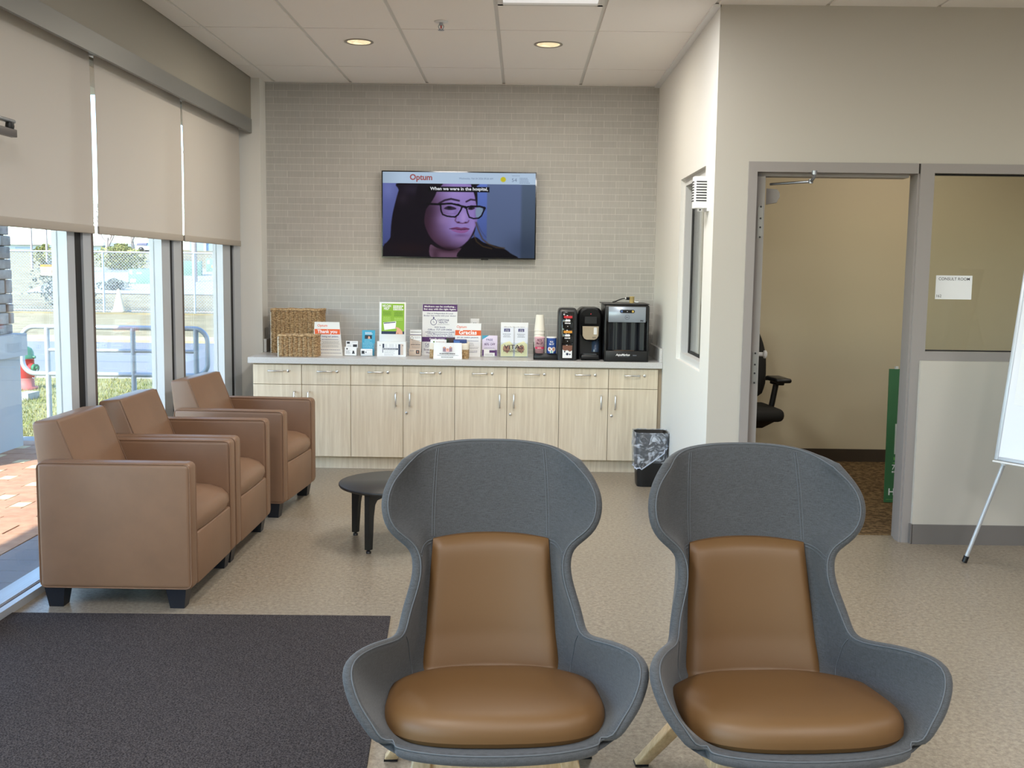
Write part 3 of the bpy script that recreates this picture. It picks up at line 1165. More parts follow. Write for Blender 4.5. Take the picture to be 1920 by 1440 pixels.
def make_wingback(label):
    t = thing('wingback_chair', label, 'armchair', group='grey wingback chairs')
    T = 0.031
    b = MB()
    R, K = SH.shape[:2]
    inner = SH
    outer = SH - SN * T
    b.grid([[tuple(inner[i, j]) for j in range(K)] for i in range(R)], flip=False)
    b.grid([[tuple(outer[i, j]) for j in range(K)] for i in range(R)], flip=True)
    loop = rim_offset()
    L = len(loop)
    mid = np.array([(inner[i, j] + outer[i, j]) / 2 for i, j in loop])
    nn = np.array([SN[i, j] for i, j in loop])
    tg = np.roll(mid, -1, 0) - np.roll(mid, 1, 0)
    tg /= np.linalg.norm(tg, axis=1, keepdims=True) + 1e-9
    od = np.cross(tg, nn)
    # make it point away from the shell
    cen = np.array([inner[min(max(i, 2), R - 3), min(max(j, 2), K - 3)] for i, j in loop])
    sg = np.sign(np.sum(od * (mid - cen), axis=1))
    od *= sg[:, None]
    for _ in range(10):
        od = 0.5 * od + 0.25 * (np.roll(od, 1, 0) + np.roll(od, -1, 0))
        nn = 0.5 * nn + 0.25 * (np.roll(nn, 1, 0) + np.roll(nn, -1, 0))
        od /= np.linalg.norm(od, axis=1, keepdims=True)
        nn /= np.linalg.norm(nn, axis=1, keepdims=True)
    ep = np.array([inner[i, j] for i, j in loop])
    eq = np.array([outer[i, j] for i, j in loop])
    ring = []
    for a in range(7):
        ang = PI * a / 6
        ring.append([tuple(mid[k] + (ep[k] - eq[k]) * 0.5 * math.cos(ang) + od[k] * math.sin(ang) * T * 0.5) for k in range(L)])
    b.grid(ring, cu=True)
    o = b.build('shell', FABRIC, t)
    # welted seams: rim edge, headrest verticals, headrest base, arm joints, lip ends
    b = MB()
    b.tube([tuple(mid[k] + nn[k] * T * 0.40 + od[k] * T * 0.34) for k in range(L)], 0.0022, 6, closed=True)

    def at(i, j):
        i = min(max(i, 0), R - 1.001)
        j = min(max(j, 0), K - 1.001)
        i0, j0 = int(i), int(j)
        fi, fj = i - i0, j - j0

        def lp(Q):
            return (Q[i0, j0] * (1 - fi) + Q[i0 + 1, j0] * fi) * (1 - fj) + (Q[i0, j0 + 1] * (1 - fi) + Q[i0 + 1, j0 + 1] * fi) * fj
        return lp(SH) + lp(SN) * 0.0006

    def line(ctrl, n=8):
        P = catmull([np.array(p, float) for p in ctrl], n)
        b.tube([tuple(at(p[0], p[1])) for p in P], 0.0015, 6)
    c = K // 2
    for s in (-1, 1):
        line([(0, c + s * 9.6), (10, c + s * 9.6), (20, c + s * 9.6)], 14)
        line([(0, c + s * 10.1), (10, c + s * 10.1), (20, c + s * 10.1)], 14)
        line([(20.6, c + s * 10), (21, c + s * 15), (21.6, c + s * 20)], 8)
        line([(21.2, c + s * 10.4), (21.6, c + s * 15), (22.2, c + s * 20)], 8)
        line([(34, c + s * 19.6), (35.5, c + s * 16), (38.5, c + s * 12.6), (42, c + s * 10.8)], 8)
    b.build('seam', FABRIC_SEAM, o)
    # back cushion
    b = MB()
    n, mz = 25, 29
    G = []
    for i in range(mz):
        v = i / (mz - 1)
        z = 0.716 - v * 0.40
        hw = 0.178 + 0.030 * v
        row = []
        for j in range(n):
            u = -1 + 2 * j / (n - 1)
            # rounded corners
            uu, vv = abs(u), abs(2 * v - 1)
            pu, pv = (1 - uu ** 9), (1 - vv ** 12)
            th = 0.034 * (max(0, pu) ** 0.45) * (max(0, pv) ** 0.45)
            x = u * hw
            yb = float(np.interp(z, [p[0][2] for p in HALF[:10]][::-1], [p[0][1] for p in HALF[:10]][::-1]))
            yb -= 1.35 * x * x
            zz = z + 0.010 * (1 - u * u) * (1 - v) * (1 if i < 8 else 0) * (1 - i / 8)
            row.append((x, yb - 0.004 - th - 0.012 * (1 - u * u), zz))
        G.append(row)
    b.grid(G)
    back = [[(p[0], p[1] + 0.001 + 0.0, p[2]) for p in r] for r in G]
    bo = []
    for i in range(mz):
        row = []
        for j in range(n):
            x, y, z = G[i][j]
            yb = float(np.interp(0.716 - i / (mz - 1) * 0.40, [p[0][2] for p in HALF[:10]][::-1], [p[0][1] for p in HALF[:10]][::-1])) - 1.35 * x * x
            row.append((x, yb + 0.006, z))
        bo.append(row)
    b.grid(bo, flip=True)
    edge = [(0, j) for j in range(n)] + [(i, n - 1) for i in range(1, mz)] + [(mz - 1, j) for j in range(n - 2, -1, -1)] + [(i, 0) for i in range(mz - 2, 0, -1)]
    b.grid([[G[i][j] for i, j in edge], [bo[i][j] for i, j in edge]], cu=True)
    b.build('back_cushion', TAN, t)
    # seat cushion: domed pad, narrow at the back, bowed front
    b = MB()
    na, nr = 72, 12
    out = []
    for a in range(na):
        th = 2 * PI * a / na
        cx, sy = math.cos(th), math.sin(th)
        e = 0.52
        x = abs(cx) ** e * (1 if cx > 0 else -1)
        y = abs(sy) ** e * (1 if sy > 0 else -1)
        yy = -0.125 - y * 0.265
        w = 0.300 - 0.085 * max(0, min(1, (yy + 0.02) / 0.17)) ** 1.3
        yy += 0.035 * (x * x) * (1 if y > 0 else 0)
        out.append((x * w, yy))
    rings = []
    prof = [(1.0, 0.0, -0.02), (1.0, 0.02, 0.012), (0.995, 0.045, 0.04), (0.965, 0.072, 0.07), (0.90, 0.092, 0.09), (0.78, 0.105, 0.10), (0.55, 0.114, 0.108), (0.28, 0.118, 0.112), (0.0, 0.119, 0.113)]
    for (k, hz, _) in prof:
        row = []
        for (x, y) in out:
            px, py = x * k, -0.125 + (y + 0.125) * k
            row.append((px, py, 0.352 - (py + 0.38) * 0.10 + hz * 0.66))
        rings.append(row)
    b.grid(rings, cu=True)
    low = [(x * 0.97, -0.125 + (y + 0.125) * 0.97, 0.338 - (y + 0.38) * 0.10) for x, y in out]
    b.add(low, [tuple(range(na))[::-1]], False)
    b.grid([low, rings[0]], cu=True)
    b.build('seat_cushion', TAN, t)
    # timber legs + rails
    for sx in (-1, 1):
        for (yt, yf, xt, xf) in ((0.10, 0.265, 0.175, 0.308), (-0.24, -0.345, 0.19, 0.25)):
            b = MB()
            h = 0.021
            bot = [(sx * xf - h, yf - h * 0.9, 0.006), (sx * xf + h, yf - h * 0.9, 0.006), (sx * xf + h, yf + h * 0.9, 0.006), (sx * xf - h, yf + h * 0.9, 0.006)]
            k = 0.026
            top = [(sx * xt - k, yt - k, 0.268), (sx * xt + k, yt - k, 0.268), (sx * xt + k, yt + k, 0.268), (sx * xt - k, yt + k, 0.268)]
            b.rhexa(bot, top, 0.004, 2)
            lg = b.build('leg', OAK, t)
            b = MB()
            b.hexa([(p[0] * 1.0, p[1], 0) for p in bot], [(p[0], p[1], 0.006) for p in bot])
            b.build('glide', BLACK, lg)
    b = MB()
    b.rbox((-0.20, -0.265, 0.215), (0.20, -0.225, 0.262), 0.004, 2)
    b.build('rail', OAK, t)
    for sx in (-1, 1):
        b = MB()
        xx = sx * 0.205
        b.rhexa([(xx - 0.018, -0.23, 0.218), (xx + 0.018, -0.23, 0.218), (xx + 0.018, 0.12, 0.212), (xx - 0.018, 0.12, 0.212)],
                [(xx - 0.018, -0.23, 0.262), (xx + 0.018, -0.23, 0.262), (xx + 0.018, 0.12, 0.258), (xx - 0.018, 0.12, 0.258)], 0.004, 2)
        b.build('rail', OAK, t)
    return t


w0 = make_wingback('grey wingback chair with tan cushions next to the dark carpet')
w0.location = (-0.07, 2.9, 0)
w0.rotation_euler = (0, 0, math.radians(3.7))
dup(w0, (0.722, 2.9, 0), math.radians(4.5), 'grey wingback chair with tan cushions in line with the consult room doorway')

# ================================================================== COFFEE TABLE
t = thing('coffee_table', 'low round black table half hidden behind a wingback chair', 'coffee table', (-0.69, 5.79, 0))
b = MB()
b.lathe([(0.0, 0.322), (0.31, 0.322), (0.324, 0.327), (0.328, 0.334), (0.328, 0.341), (0.325, 0.345), (0.0, 0.345)], n=72)
b.build('tabletop', TABLETOP, t)
for a in (244, 154, 64, 334):
    r = math.radians(a)
    c_, s_ = math.cos(r), math.sin(r)
    b = MB()
    # inverted L: flat tapering blade leg + arm under the top
    def P(u, v, z):
        return (u * c_ - v * s_, u * s_ + v * c_, z)
    hw = 0.016
    poly = [(0.302, 0.02), (0.272, 0.02), (0.258, 0.20), (0.245, 0.262), (0.225, 0.282), (0.03, 0.30), (0.03, 0.322), (0.302, 0.322)]
    n_ = len(poly)
    vs = [P(u, -hw, z) for u, z in poly] + [P(u, hw, z) for u, z in poly]
    fs = [tuple(range(n_)), tuple(range(2 * n_ - 1, n_ - 1, -1))] + [(i, i + n_, (i + 1) % n_ + n_, (i + 1) % n_) for i in range(n_)]
    b.add(vs, fs, False)
    lg = b.build('leg', BLACK_METAL, t)
    b = MB()
    b.lathe([(0.014, 0.0), (0.014, 0.012), (0.008, 0.013), (0.008, 0.021)], P(0.287, 0, 0), 14)
    b.build('glide', BLACK, lg)

# ================================================================== WASTE BIN
t = thing('waste_bin', 'black waste bin with a clear plastic liner beside the cabinets', 'waste bin', (0.945, 7.49, 0), 0.0)


def rrect(hx, hy, r, n=6):
    pts = []
    for (cx, cy, a0) in ((hx - r, hy - r, 0), (-hx + r, hy - r, 90), (-hx + r, -hy + r, 180), (hx - r, -hy + r, 270)):
        for k in range(n + 1):
            a = math.radians(a0 + 90 * k / n)
            pts.append((cx + r * math.cos(a), cy + r * math.sin(a)))
    return pts


b = MB()
rings = []
for (z, k) in ((0.0, 0.80), (0.01, 0.82), (0.38, 0.995), (0.39, 1.0), (0.39, 0.97), (0.02, 0.79)):
    rings.append([(x, y, z) for x, y in rrect(0.122 * k, 0.105 * k, 0.045 * k)])
b.smooth = True
b.grid(rings, cu=True)
nn_ = len(rings[0])
b.add(rings[0], [tuple(range(nn_))[::-1]], False)
b.add(rings[-1], [tuple(range(nn_))], False)
b.build('body', BLACK, t)
LINER = bpy.data.materials.new('clear_liner')
LINER.use_nodes = True
_n, _l = LINER.node_tree.nodes, LINER.node_tree.links
_n.remove(_n['Principled BSDF'])
_tr = node(LINER, 'ShaderNodeBsdfTransparent', Color=(0.92, 0.94, 0.97, 1))
_df = node(LINER, 'ShaderNodeBsdfDiffuse', Color=(0.72, 0.77, 0.86, 1))
_gl = node(LINER, 'ShaderNodeBsdfGlossy', Roughness=0.16)
_gl.inputs['Color'].default_value = (0.9, 0.93, 1.0, 1)
_m1 = node(LINER, 'ShaderNodeMixShader')
_m2 = node(LINER, 'ShaderNodeMixShader')
_tc = node(LINER, 'ShaderNodeTexCoord')
_nz = node(LINER, 'ShaderNodeTexNoise', Scale=13.0, Detail=2.0, Distortion=2.5)
_l.new(_tc.outputs['Object'], _nz.inputs['Vector'])
_rp = node(LINER, 'ShaderNodeValToRGB')
_rp.color_ramp.elements[0].position = 0.50
_rp.color_ramp.elements[1].position = 0.66
_rp.color_ramp.elements[0].color = (0.10, 0.10, 0.10, 1)
_rp.color_ramp.elements[1].color = (0.75, 0.75, 0.75, 1)
_l.new(_nz.outputs[0], _rp.inputs[0])
_m1.inputs[0].default_value = 0.45
_l.new(_df.outputs[0], _m1.inputs[1])
_l.new(_gl.outputs[0], _m1.inputs[2])
_l.new(_rp.outputs[0], _m2.inputs[0])
_l.new(_tr.outputs[0], _m2.inputs[1])
_l.new(_m1.outputs[0], _m2.inputs[2])
_l.new(_m2.outputs[0], _n['Material Output'].inputs[0])
random.seed(3)
b = MB()
b.smooth = True
base = rrect(0.128, 0.111, 0.05, 10)
K_ = len(base)
rings = []
for i in range(15):
    v = i / 14
    row = []
    for j, (x, y) in enumerate(base):
        low = 0.135 + 0.15 * max(0.0, (x + 0.03) / 0.15) ** 1.2 + 0.006 * math.sin(j * 0.9)
        z = 0.396 - v * (0.396 - low)
        k = 1.0 + 0.035 * math.sin(j * 1.7 + i * 0.8) * (0.3 + v) * 0.8 + 0.03 * math.sin(PI * v) - 0.09 * v
        row.append((x * k, y * k, z + 0.003 * math.sin(j * 2.3)))
    rings.append(row)
inside = []
for i in range(6):
    v = i / 5
    inside.append([(x * (0.955 - 0.05 * v + 0.012 * math.sin(j * 1.3 + i)), y * (0.955 - 0.05 * v), 0.396 - v * 0.22) for j, (x, y) in enumerate(base)])
b.grid(rings, cu=True)
b.grid(inside, cu=True, flip=True)
b.grid([inside[0], rings[0]], cu=True)
b.build('liner', LINER, t)
b = MB()
hem = [tuple(p) for p in rings[-1]]
b.tube([(p[0], p[1], p[2]) for p in hem], 0.0045, 6, closed=True)
b.build('liner_hem', mat('bag_hem', (196, 204, 222), 0.3), t)
# ================================================================== BASE CABINETS
CX = [-2.043, -1.671, -1.297, -0.897, -0.503, -0.106, 0.291, 0.664, 1.040]
CF = 7.885        # front face of doors
LABC = ['pale wood base cabinet under the two wicker baskets, partly behind armchairs',
        'pale wood base cabinet under the green flyer stand and the purple poster',
        'pale wood base cabinet under the brochure rack and the paper cups',
        'pale wood base cabinet under the coffee brewer and the water dispenser']
BODYW = mat('cabinet_edge', (176, 160, 138), 0.55)


def handle(b, p0, p1, out=0.026, r=0.0055):
    """bar pull, p0 -> p1 in the front plane"""
    p0, p1 = Vector(p0), Vector(p1)
    o = Vector((0, -out, 0))
    d = (p1 - p0).normalized()
    b.tube([p0, p0 + o * 0.8, p0 + o + d * 0.008, p1 + o - d * 0.008, p1 + o * 0.8, p1], r, 8)
    return b


for q in range(4):
    xa, xm, xb = CX[2 * q], CX[2 * q + 1], CX[2 * q + 2]
    t = thing('base_cabinet', LABC[q], 'cabinet', ((xa + xb) / 2, CF, 0), 0, 'wood base cabinets')
    ox = (xa + xb) / 2
    b = MB()
    b.box((xa - ox + 0.0005, 0.021, 0.10), (xb - ox - 0.0005, YB - CF - 0.03, 0.812))
    b.build('body', BODYW, t)
    b = MB()
    b.box((xa - ox, 0.06, 0.0), (xb - ox, 0.075, 0.10))
    b.build('toe_kick', WOOD, t)
    for i, (u0, u1) in enumerate(((xa, xm), (xm, xb))):
        u0, u1 = u0 - ox + 0.0018, u1 - ox - 0.0018
        b = MB()
        b.rbox((u0, 0, 0.655), (u1, 0.02, 0.804), 0.0012, 1, False)
        d = b.build('drawer', WOOD, t)
        cx = (u0 + u1) / 2 - 0.01
        b = MB()
        handle(b, (cx - 0.055, 0, 0.757), (cx + 0.055, 0, 0.757))
        b.build('handle', CHROME, d)
        b = MB()
        b.lathe([(0.0105, 0.0), (0.0105, -0.006), (0.008, -0.008), (0.0, -0.008)], (cx + 0.095, 0, 0.757), 16, True, 'Y')
        b.mat(1).box((cx + 0.0935, -0.0088, 0.753), (cx + 0.0965, -0.0078, 0.761))
        b.build('lock', [CHROME, INK], d)
        b = MB()
        b.rbox((u0, 0, 0.102), (u1, 0.02, 0.6515), 0.0012, 1, False)
        d = b.build('door', WOOD, t)
        hx = u1 - 0.052 if i == 0 else u0 + 0.052
        b = MB()
        handle(b, (hx, 0, 0.50), (hx, 0, 0.60))
        b.build('handle', CHROME, d)
        if i == 1:
            b = MB()
            lx = u0 + 0.026
            b.lathe([(0.0105, 0.0), (0.0105, -0.006), (0.008, -0.008), (0.0, -0.008)], (lx, 0, 0.448), 16, True, 'Y')
            b.mat(1).box((lx - 0.0015, -0.0088, 0.444), (lx + 0.0015, -0.0078, 0.452))
            b.build('lock', [CHROME, INK], d)
# filler between the last cabinet and the wall
b = MB()
b.box((1.041, CF + 0.03, 0.0), (1.069, CF + 0.045, 0.81))
tag(b.build('filler_panel', BODYW), 'narrow wood filler strip between the last cabinet and the white wall', 'filler panel')

CT = 0.86
t = thing('worktop', 'long light grey solid worktop over the wood cabinets', 'worktop', (-0.5, 7.86, 0.814))
b = MB()
b.rbox((-1.575, 0, 0), (1.568, YB - 7.86, CT - 0.814), 0.003, 2, False)
b.build('slab', COUNTER, t)
b = MB()
b.rbox((1.545, 0.02, 0.0005), (1.568, YB - 7.86, 0.105), 0.002, 1, False)
tag(b.build('side_splash', COUNTER, None, (-0.5, 7.86, CT)), 'low splash strip on the worktop against the white wall with the interior window', 'splash strip')
b = MB()
b.rbox((-1.575, 0.50, 0.0005), (-1.552, YB - 7.86 - 0.001, 0.105), 0.002, 1, False)
tag(b.build('side_splash', COUNTER, None, (-0.5, 7.86, CT)), 'low splash strip on the worktop beside the tall wicker basket', 'splash strip')

# ================================================================== WICKER BASKETS
WICK = mat('seagrass_weave', (206, 176, 134), 0.85, col2=(138, 108, 74), nscale=75, ndetail=5)
WICK_IN = mat('basket_core', (84, 62, 40), 0.9)
WICK_EDGE = mat('pale_rim_cloth', (228, 222, 210), 0.8)


def basket(label, loc, w, dep, h, ncol, nrow, rz=0.0):
    t = thing('wicker_basket', label, 'basket', loc, rz)
    rnd = random.Random(int(w * 1000))
    b = MB()
    m = 0.008
    b.hexa([(-w / 2 + m, m, 0.0), (w / 2 - m, m, 0.0), (w / 2 - m, dep - m, 0), (-w / 2 + m, dep - m, 0)],
           [(-w / 2 + m, m, h - 0.02), (w / 2 - m, m, h - 0.02), (w / 2 - m, dep - m, h - 0.02), (-w / 2 + m, dep - m, h - 0.02)])
    b.build('liner', WICK_IN, t)
    b = MB()
    b.smooth = True

    def face(org, ux, n, cols, width):
        ux, n = Vector(ux), Vector(n)
        cw = width / cols
        ch = h / nrow
        for c in range(cols):
            for r in range(nrow):
                p = Vector(org) + ux * (c + 0.5) * cw + Vector((0, 0, (r + 0.5) * ch))
                p += n * rnd.uniform(-0.001, 0.002)
                tilt = rnd.uniform(0.05, 0.35) * (1 if c % 2 else -1) * ch * 1.2
                hw, hh, d = cw * 0.485, ch * 0.47, 0.013 + rnd.uniform(-0.003, 0.003)
                vs, fs = [], []
                for k, (f, e) in enumerate(((-1, 0.0), (-0.6, 0.75), (0, 1.0), (0.6, 0.75), (1, 0.0))):
                    for (zz, dd) in ((-hh, 0), (-hh * 0.7, d * e * 0.8), (0, d * e), (hh * 0.7, d * e * 0.8), (hh, 0)):
                        q = p + ux * hw * f + Vector((0, 0, zz + tilt * f)) + n * dd
                        vs.append(q)
                for a in range(4):
                    for c2 in range(4):
                        fs.append((a * 5 + c2, (a + 1) * 5 + c2, (a + 1) * 5 + c2 + 1, a * 5 + c2 + 1))
                b.add(vs, fs, True)
    face((-w / 2 + 0.004, 0.008, 0), (1, 0, 0), (0, -1, 0), ncol, w - 0.008)
    nd = max(4, int(ncol * dep / w))
    face((-w / 2 + 0.008, dep - 0.004, 0), (0, -1, 0), (-1, 0, 0), nd, dep - 0.008)
    face((w / 2 - 0.008, 0.004, 0), (0, 1, 0), (1, 0, 0), nd, dep - 0.008)
    b.build('weave', WICK, t)
    b = MB()
    pts = [(-w / 2, 0.0, h), (w / 2, 0.0, h), (w / 2, dep, h), (-w / 2, dep, h)]
    path = []
    for i in range(4):
        a, c_ = Vector(pts[i]), Vector(pts[(i + 1) % 4])
        for k in range(10):
            q = a.lerp(c_, k / 10)
            q.z += 0.003 * math.sin(i * 10 + k * 1.9)
            path.append(q)
    b.tube(path, 0.0075, 8, closed=True)
    b.build('rim', WICK, t)
    b = MB()
    path = [(-w / 2 - 0.003, 0.02, z) for z in (0.0, h * 0.3, h * 0.6, h * 0.95)]
    b.tube(path, 0.006, 8)
    b.build('cloth_edge', WICK_EDGE, t)
    return t


basket('tall wicker basket standing at the window end of the worktop', (-1.794, 8.27, CT), 0.400, 0.20, 0.345, 11, 34)
basket('short wicker basket standing in front of the tall basket', (-1.712, 7.94, CT), 0.296, 0.15, 0.162, 8, 17)

# ================================================================== SIGNS ON THE WORKTOP


def easel_back(t, w, h, m=CARDST, tilt=9, reach=0.10):
    b = MB()
    z0 = reach * math.tan(math.radians(tilt)) + 0.0015
    b.prism([(0.004, h * 0.7), (reach, z0), (reach + 0.004, z0), (0.006, h * 0.72)], -w * 0.2, w * 0.2, 'X')
    return b.build('strut', m, t)


def lines(b, k, x0, x1, z0, n, dz, y, hgt=0.0035, jitter=0.25, seed=1, center=True):
    """rows of fine print too small to read in the photograph"""
    r = random.Random(seed)
    b.mat(k)
    for i in range(n):
        w = (x1 - x0) * (1 - r.random() * jitter)
        c = (x0 + x1) / 2 if center else x0 + w / 2
        x = c - w / 2
        while x < c + w / 2 - 0.003:
            ww = r.uniform(0.004, 0.014)
            b.rect(x, z0 - i * dz, min(x + ww, c + w / 2), z0 - i * dz + hgt, y)
            x += ww + 0.0022


# Thank-you card
t = thing('card_sign', 'white card with an orange Thank you band beside the short basket', 'sign', (-1.513, 8.11, CT), 0, None, (math.radians(-9), 0, 0))
b = MB()
w0_, w1_, h_ = 0.118, 0.097, 0.262
b.prism([(-w0_, 0), (w0_, 0), (w1_ - 0.012, h_), (-w1_ - 0.012, h_)], 0, 0.002, 'Y')
b.build('card', CARDST, t)
b = MB()
b.mat(0).flat([(-0.104, 0.165), (0.094, 0.165), (0.090, 0.206), (-0.108, 0.206)], -0.0006)
b.mat(1).text('Thank you', -0.008, 0.175, w=0.155, y=-0.0012, bold=0.02)
b.mat(0).text('Optum', -0.086, 0.225, w=0.078, y=-0.0006, bold=0.012, align='L')
b.mat(2).text('for being our patient.', 0.004, 0.143, w=0.155, y=-0.0006, bold=0.01)
lines(b, 2, -0.07, 0.10, 0.122, 1, 0.01, -0.0006, seed=2)
lines(b, 3, -0.05, 0.09, 0.107, 3, 0.009, -0.0006, 0.0025, seed=3)
lines(b, 3, -0.05, 0.09, 0.075, 2, 0.009, -0.0006, 0.0025, seed=4)
lines(b, 2, -0.07, 0.10, 0.043, 1, 0.01, -0.0006, 0.003, 0.05, seed=5)
lines(b, 2, -0.07, 0.11, 0.017, 1, 0.01, -0.0006, 0.003, 0.05, seed=6)
b.build('print', [ORANGE, WHITE_INK, INK_BLUE, INK_GREY], t)
easel_back(t, 0.2, 0.25)


def holder_card(t, x0, x1, z0, h, y, tilt=0.12, name='card', m=PAPER):
    """a thin leaning card: bottom at y, leans back with height; returns frame for printing"""
    b = MB()
    b.hexa([(x0, y, z0), (x1, y, z0), (x1, y + 0.003, z0), (x0, y + 0.003, z0)],
           [(x0, y + tilt * h, z0 + h), (x1, y + tilt * h, z0 + h), (x1, y + tilt * h + 0.003, z0 + h), (x0, y + tilt * h + 0.003, z0 + h)])
    return b.build(name, m, t)


def lean(b, z0, y, tilt, start):
    for i in range(start, len(b.v)):
        x, yy, z = b.v[i]
        b.v[i] = (x, yy + y + tilt * (z - z0), z)


# business cards, two tiers in a clear stand
t = thing('card_holder', 'small clear stand with two tiers of white business cards', 'card holder', (-1.329, 8.09, CT))
b = MB()
b.hexa([(-0.046, 0.03, 0), (0.046, 0.03, 0), (0.046, 0.075, 0), (-0.046, 0.075, 0)], [(-0.046, 0.066, 0.105), (0.046, 0.066, 0.105), (0.046, 0.075, 0.105), (-0.046, 0.075, 0.105)])
b.box((-0.03, -0.008, 0), (-0.02, 0.03, 0.008))
b.box((0.02, -0.008, 0), (0.03, 0.03, 0.008))
b.build('stand', ACRYLIC, t)
holder_card(t, -0.043, 0.050, 0.062, 0.052, 0.030, 0.12, 'business_card')
holder_card(t, -0.048, 0.044, 0.004, 0.066, -0.002, 0.14, 'business_card')
b = MB()
s0 = len(b.v)
b.mat(0).rect(-0.036, 0.093, -0.013, 0.108, -0.0006)
b.rect(0.012, 0.068, 0.044, 0.088, -0.0006)
b.mat(1)
lines(b, 1, -0.03, 0.0, 0.078, 3, 0.006, -0.0006, 0.002, center=False)
lines(b, 1, 0.005, 0.045, 0.103, 1, 0.006, -0.0006, 0.002, center=False)
lean(b, 0.062, 0.030, 0.12, s0)
s1 = len(b.v)
b.mat(0).disc(0.020, 0.034, 0.0075, -0.0006)
b.flat([(0.008, 0.018), (0.032, 0.018), (0.028, 0.028), (0.012, 0.028)], -0.0006)
b.disc(-0.030, 0.055, 0.006, -0.0006)
lines(b, 1, -0.038, 0.0, 0.040, 4, 0.007, -0.0006, 0.0025, center=False, seed=4)
lean(b, 0.004, -0.002, 0.14, s1)
b.build('print', [PHOTO_DK, INK_GREY], t)

# blue brochure holder with a business card in front
t = thing('brochure_holder', 'clear stand holding a blue flyer behind one white business card', 'brochure holder', (-1.20, 8.10, CT))
b = MB()
b.box((-0.055, -0.012, 0), (0.052, 0.07, 0.003))
b.box((-0.055, -0.012, 0), (-0.053, 0.06, 0.10))
b.box((0.050, -0.012, 0), (0.052, 0.06, 0.10))
b.box((-0.055, 0.062, 0), (0.052, 0.064, 0.20))
b.build('stand', ACRYLIC, t)
holder_card(t, -0.049, 0.052, 0.004, 0.195, 0.028, 0.13, 'flyer', TEAL)
b = MB()
s0 = len(b.v)
b.mat(0)
lines(b, 0, -0.025, 0.035, 0.178, 2, 0.011, -0.0008, 0.005, 0.3, 3, False)
b.mat(1).rect(-0.028, 0.132, 0.028, 0.160, -0.0008)
b.mat(2).flat([(-0.004, 0.132), (0.016, 0.132), (0.010, 0.150), (0.002, 0.154)], -0.0012)
lines(b, 3, -0.03, 0.03, 0.122, 3, 0.009, -0.0008, 0.003, 0.3, 4, False)
lines(b, 3, -0.042, 0.046, 0.096, 5, 0.0085, -0.0008, 0.003, 0.2, 5, False)
lean(b, 0.004, 0.028, 0.13, s0)
b.build('print', [WHITE_INK, PHOTO_DK, SKIN_INK, TEAL_LT], t)
b = MB()
b.rbox((-0.052, -0.011, 0.003), (0.040, -0.008, 0.057), 0.001, 1)
b.mat(1).rect(-0.045, 0.018, -0.022, 0.042, -0.0116)
b.rect(-0.014, 0.026, -0.007, 0.036, -0.0116)
lines(b, 2, -0.012, 0.034, 0.045, 1, 0.006, -0.0116, 0.002)
b.build('business_card', [PAPER, PHOTO_DK, INK_GREY], t)

# white box with enrolment forms
t = thing('flyer_box', 'low white box of printed forms beneath the green flyer', 'box', (-1.014, 8.10, CT))
b = MB()
b.hexa([(-0.113, 0, 0), (0.113, 0, 0), (0.113, 0.085, 0), (-0.113, 0.085, 0)], [(-0.111, 0.004, 0.115), (0.112, 0.004, 0.115), (0.112, 0.085, 0.115), (-0.111, 0.085, 0.115)])
b.build('body', WHITE, t)
b = MB()
b.mat(0).rect(-0.069, 0.006, 0.092, 0.098, -0.0006)
b.mat(1).rect(-0.069, 0.028, -0.056, 0.098, -0.0010)
b.rect(0.054, 0.012, 0.070, 0.096, -0.0010)
b.mat(4).rect(0.072, 0.012, 0.092, 0.098, -0.0010)
b.mat(0).rect(-0.064, 0.003, 0.053, 0.066, -0.0022)
b.mat(1).rect(-0.060, 0.052, 0.051, 0.064, -0.0026)
b.mat(0)
lines(b, 0, -0.055, 0.046, 0.056, 1, 0.01, -0.0030, 0.004, 0.05)
lines(b, 2, -0.055, 0.046, 0.040, 4, 0.010, -0.0026, 0.002, 0.4, 9, False)
b.mat(2)
for x in (-0.05, -0.038, -0.012, 0.0, 0.012, 0.036):
    b.rect(x, 0.070, x + 0.002, 0.096, -0.0012)
b.mat(3)
for x in (-0.088, 0.088):
    b.disc(x, 0.085, 0.0035, -0.0014, 12)
b.build('print', [PAPER, NAVY, INK_GREY, INK, BEIGE_PRINT], t)

# green flyer in a white frame standing on the box
t = thing('flyer_stand', 'green WE CAN HELP flyer in a white frame on top of the white box', 'sign', (-1.010, 8.135, CT + 0.1155), 0, None, (math.radians(-4), 0, 0))
b = MB()
b.rbox((-0.104, 0, 0), (0.103, 0.006, 0.306), 0.002, 1)
b.build('frame', WHITE, t)
b = MB()
b.box((-0.102, 0.003, 0.306), (0.101, 0.006, 0.324))
b.build('clear_edge', ACRYLIC, t)
b = MB()
y = -0.0006
b.mat(0).rect(-0.087, 0.056, 0.091, 0.294, y)
b.mat(1).rect(-0.087, 0.056, 0.091, 0.078, y - 0.0004)
b.mat(2).text('WE CAN', -0.048, 0.267, w=0.068, hgt=0.019, y=y - 0.0006, bold=0.03)
b.text('HELP', -0.048, 0.246, w=0.042, hgt=0.019, y=y - 0.0006, bold=0.03)
for i, sx in enumerate((0.078, 0.068, 0.080)):
    lines(b, 2, 0.004, 0.004 + sx, 0.270 - i * 0.0135, 1, 0.01, y - 0.0006, 0.0095, 0.02, 20 + i, False)
lines(b, 3, -0.078, -0.01, 0.228, 4, 0.008, y - 0.0006, 0.0035, 0.2, 21)
lines(b, 3, 0.008, 0.084, 0.228, 5, 0.008, y - 0.0006, 0.0035, 0.15, 22)
lines(b, 4, -0.078, -0.012, 0.186, 4, 0.008, y - 0.0006, 0.003, 0.2, 23)
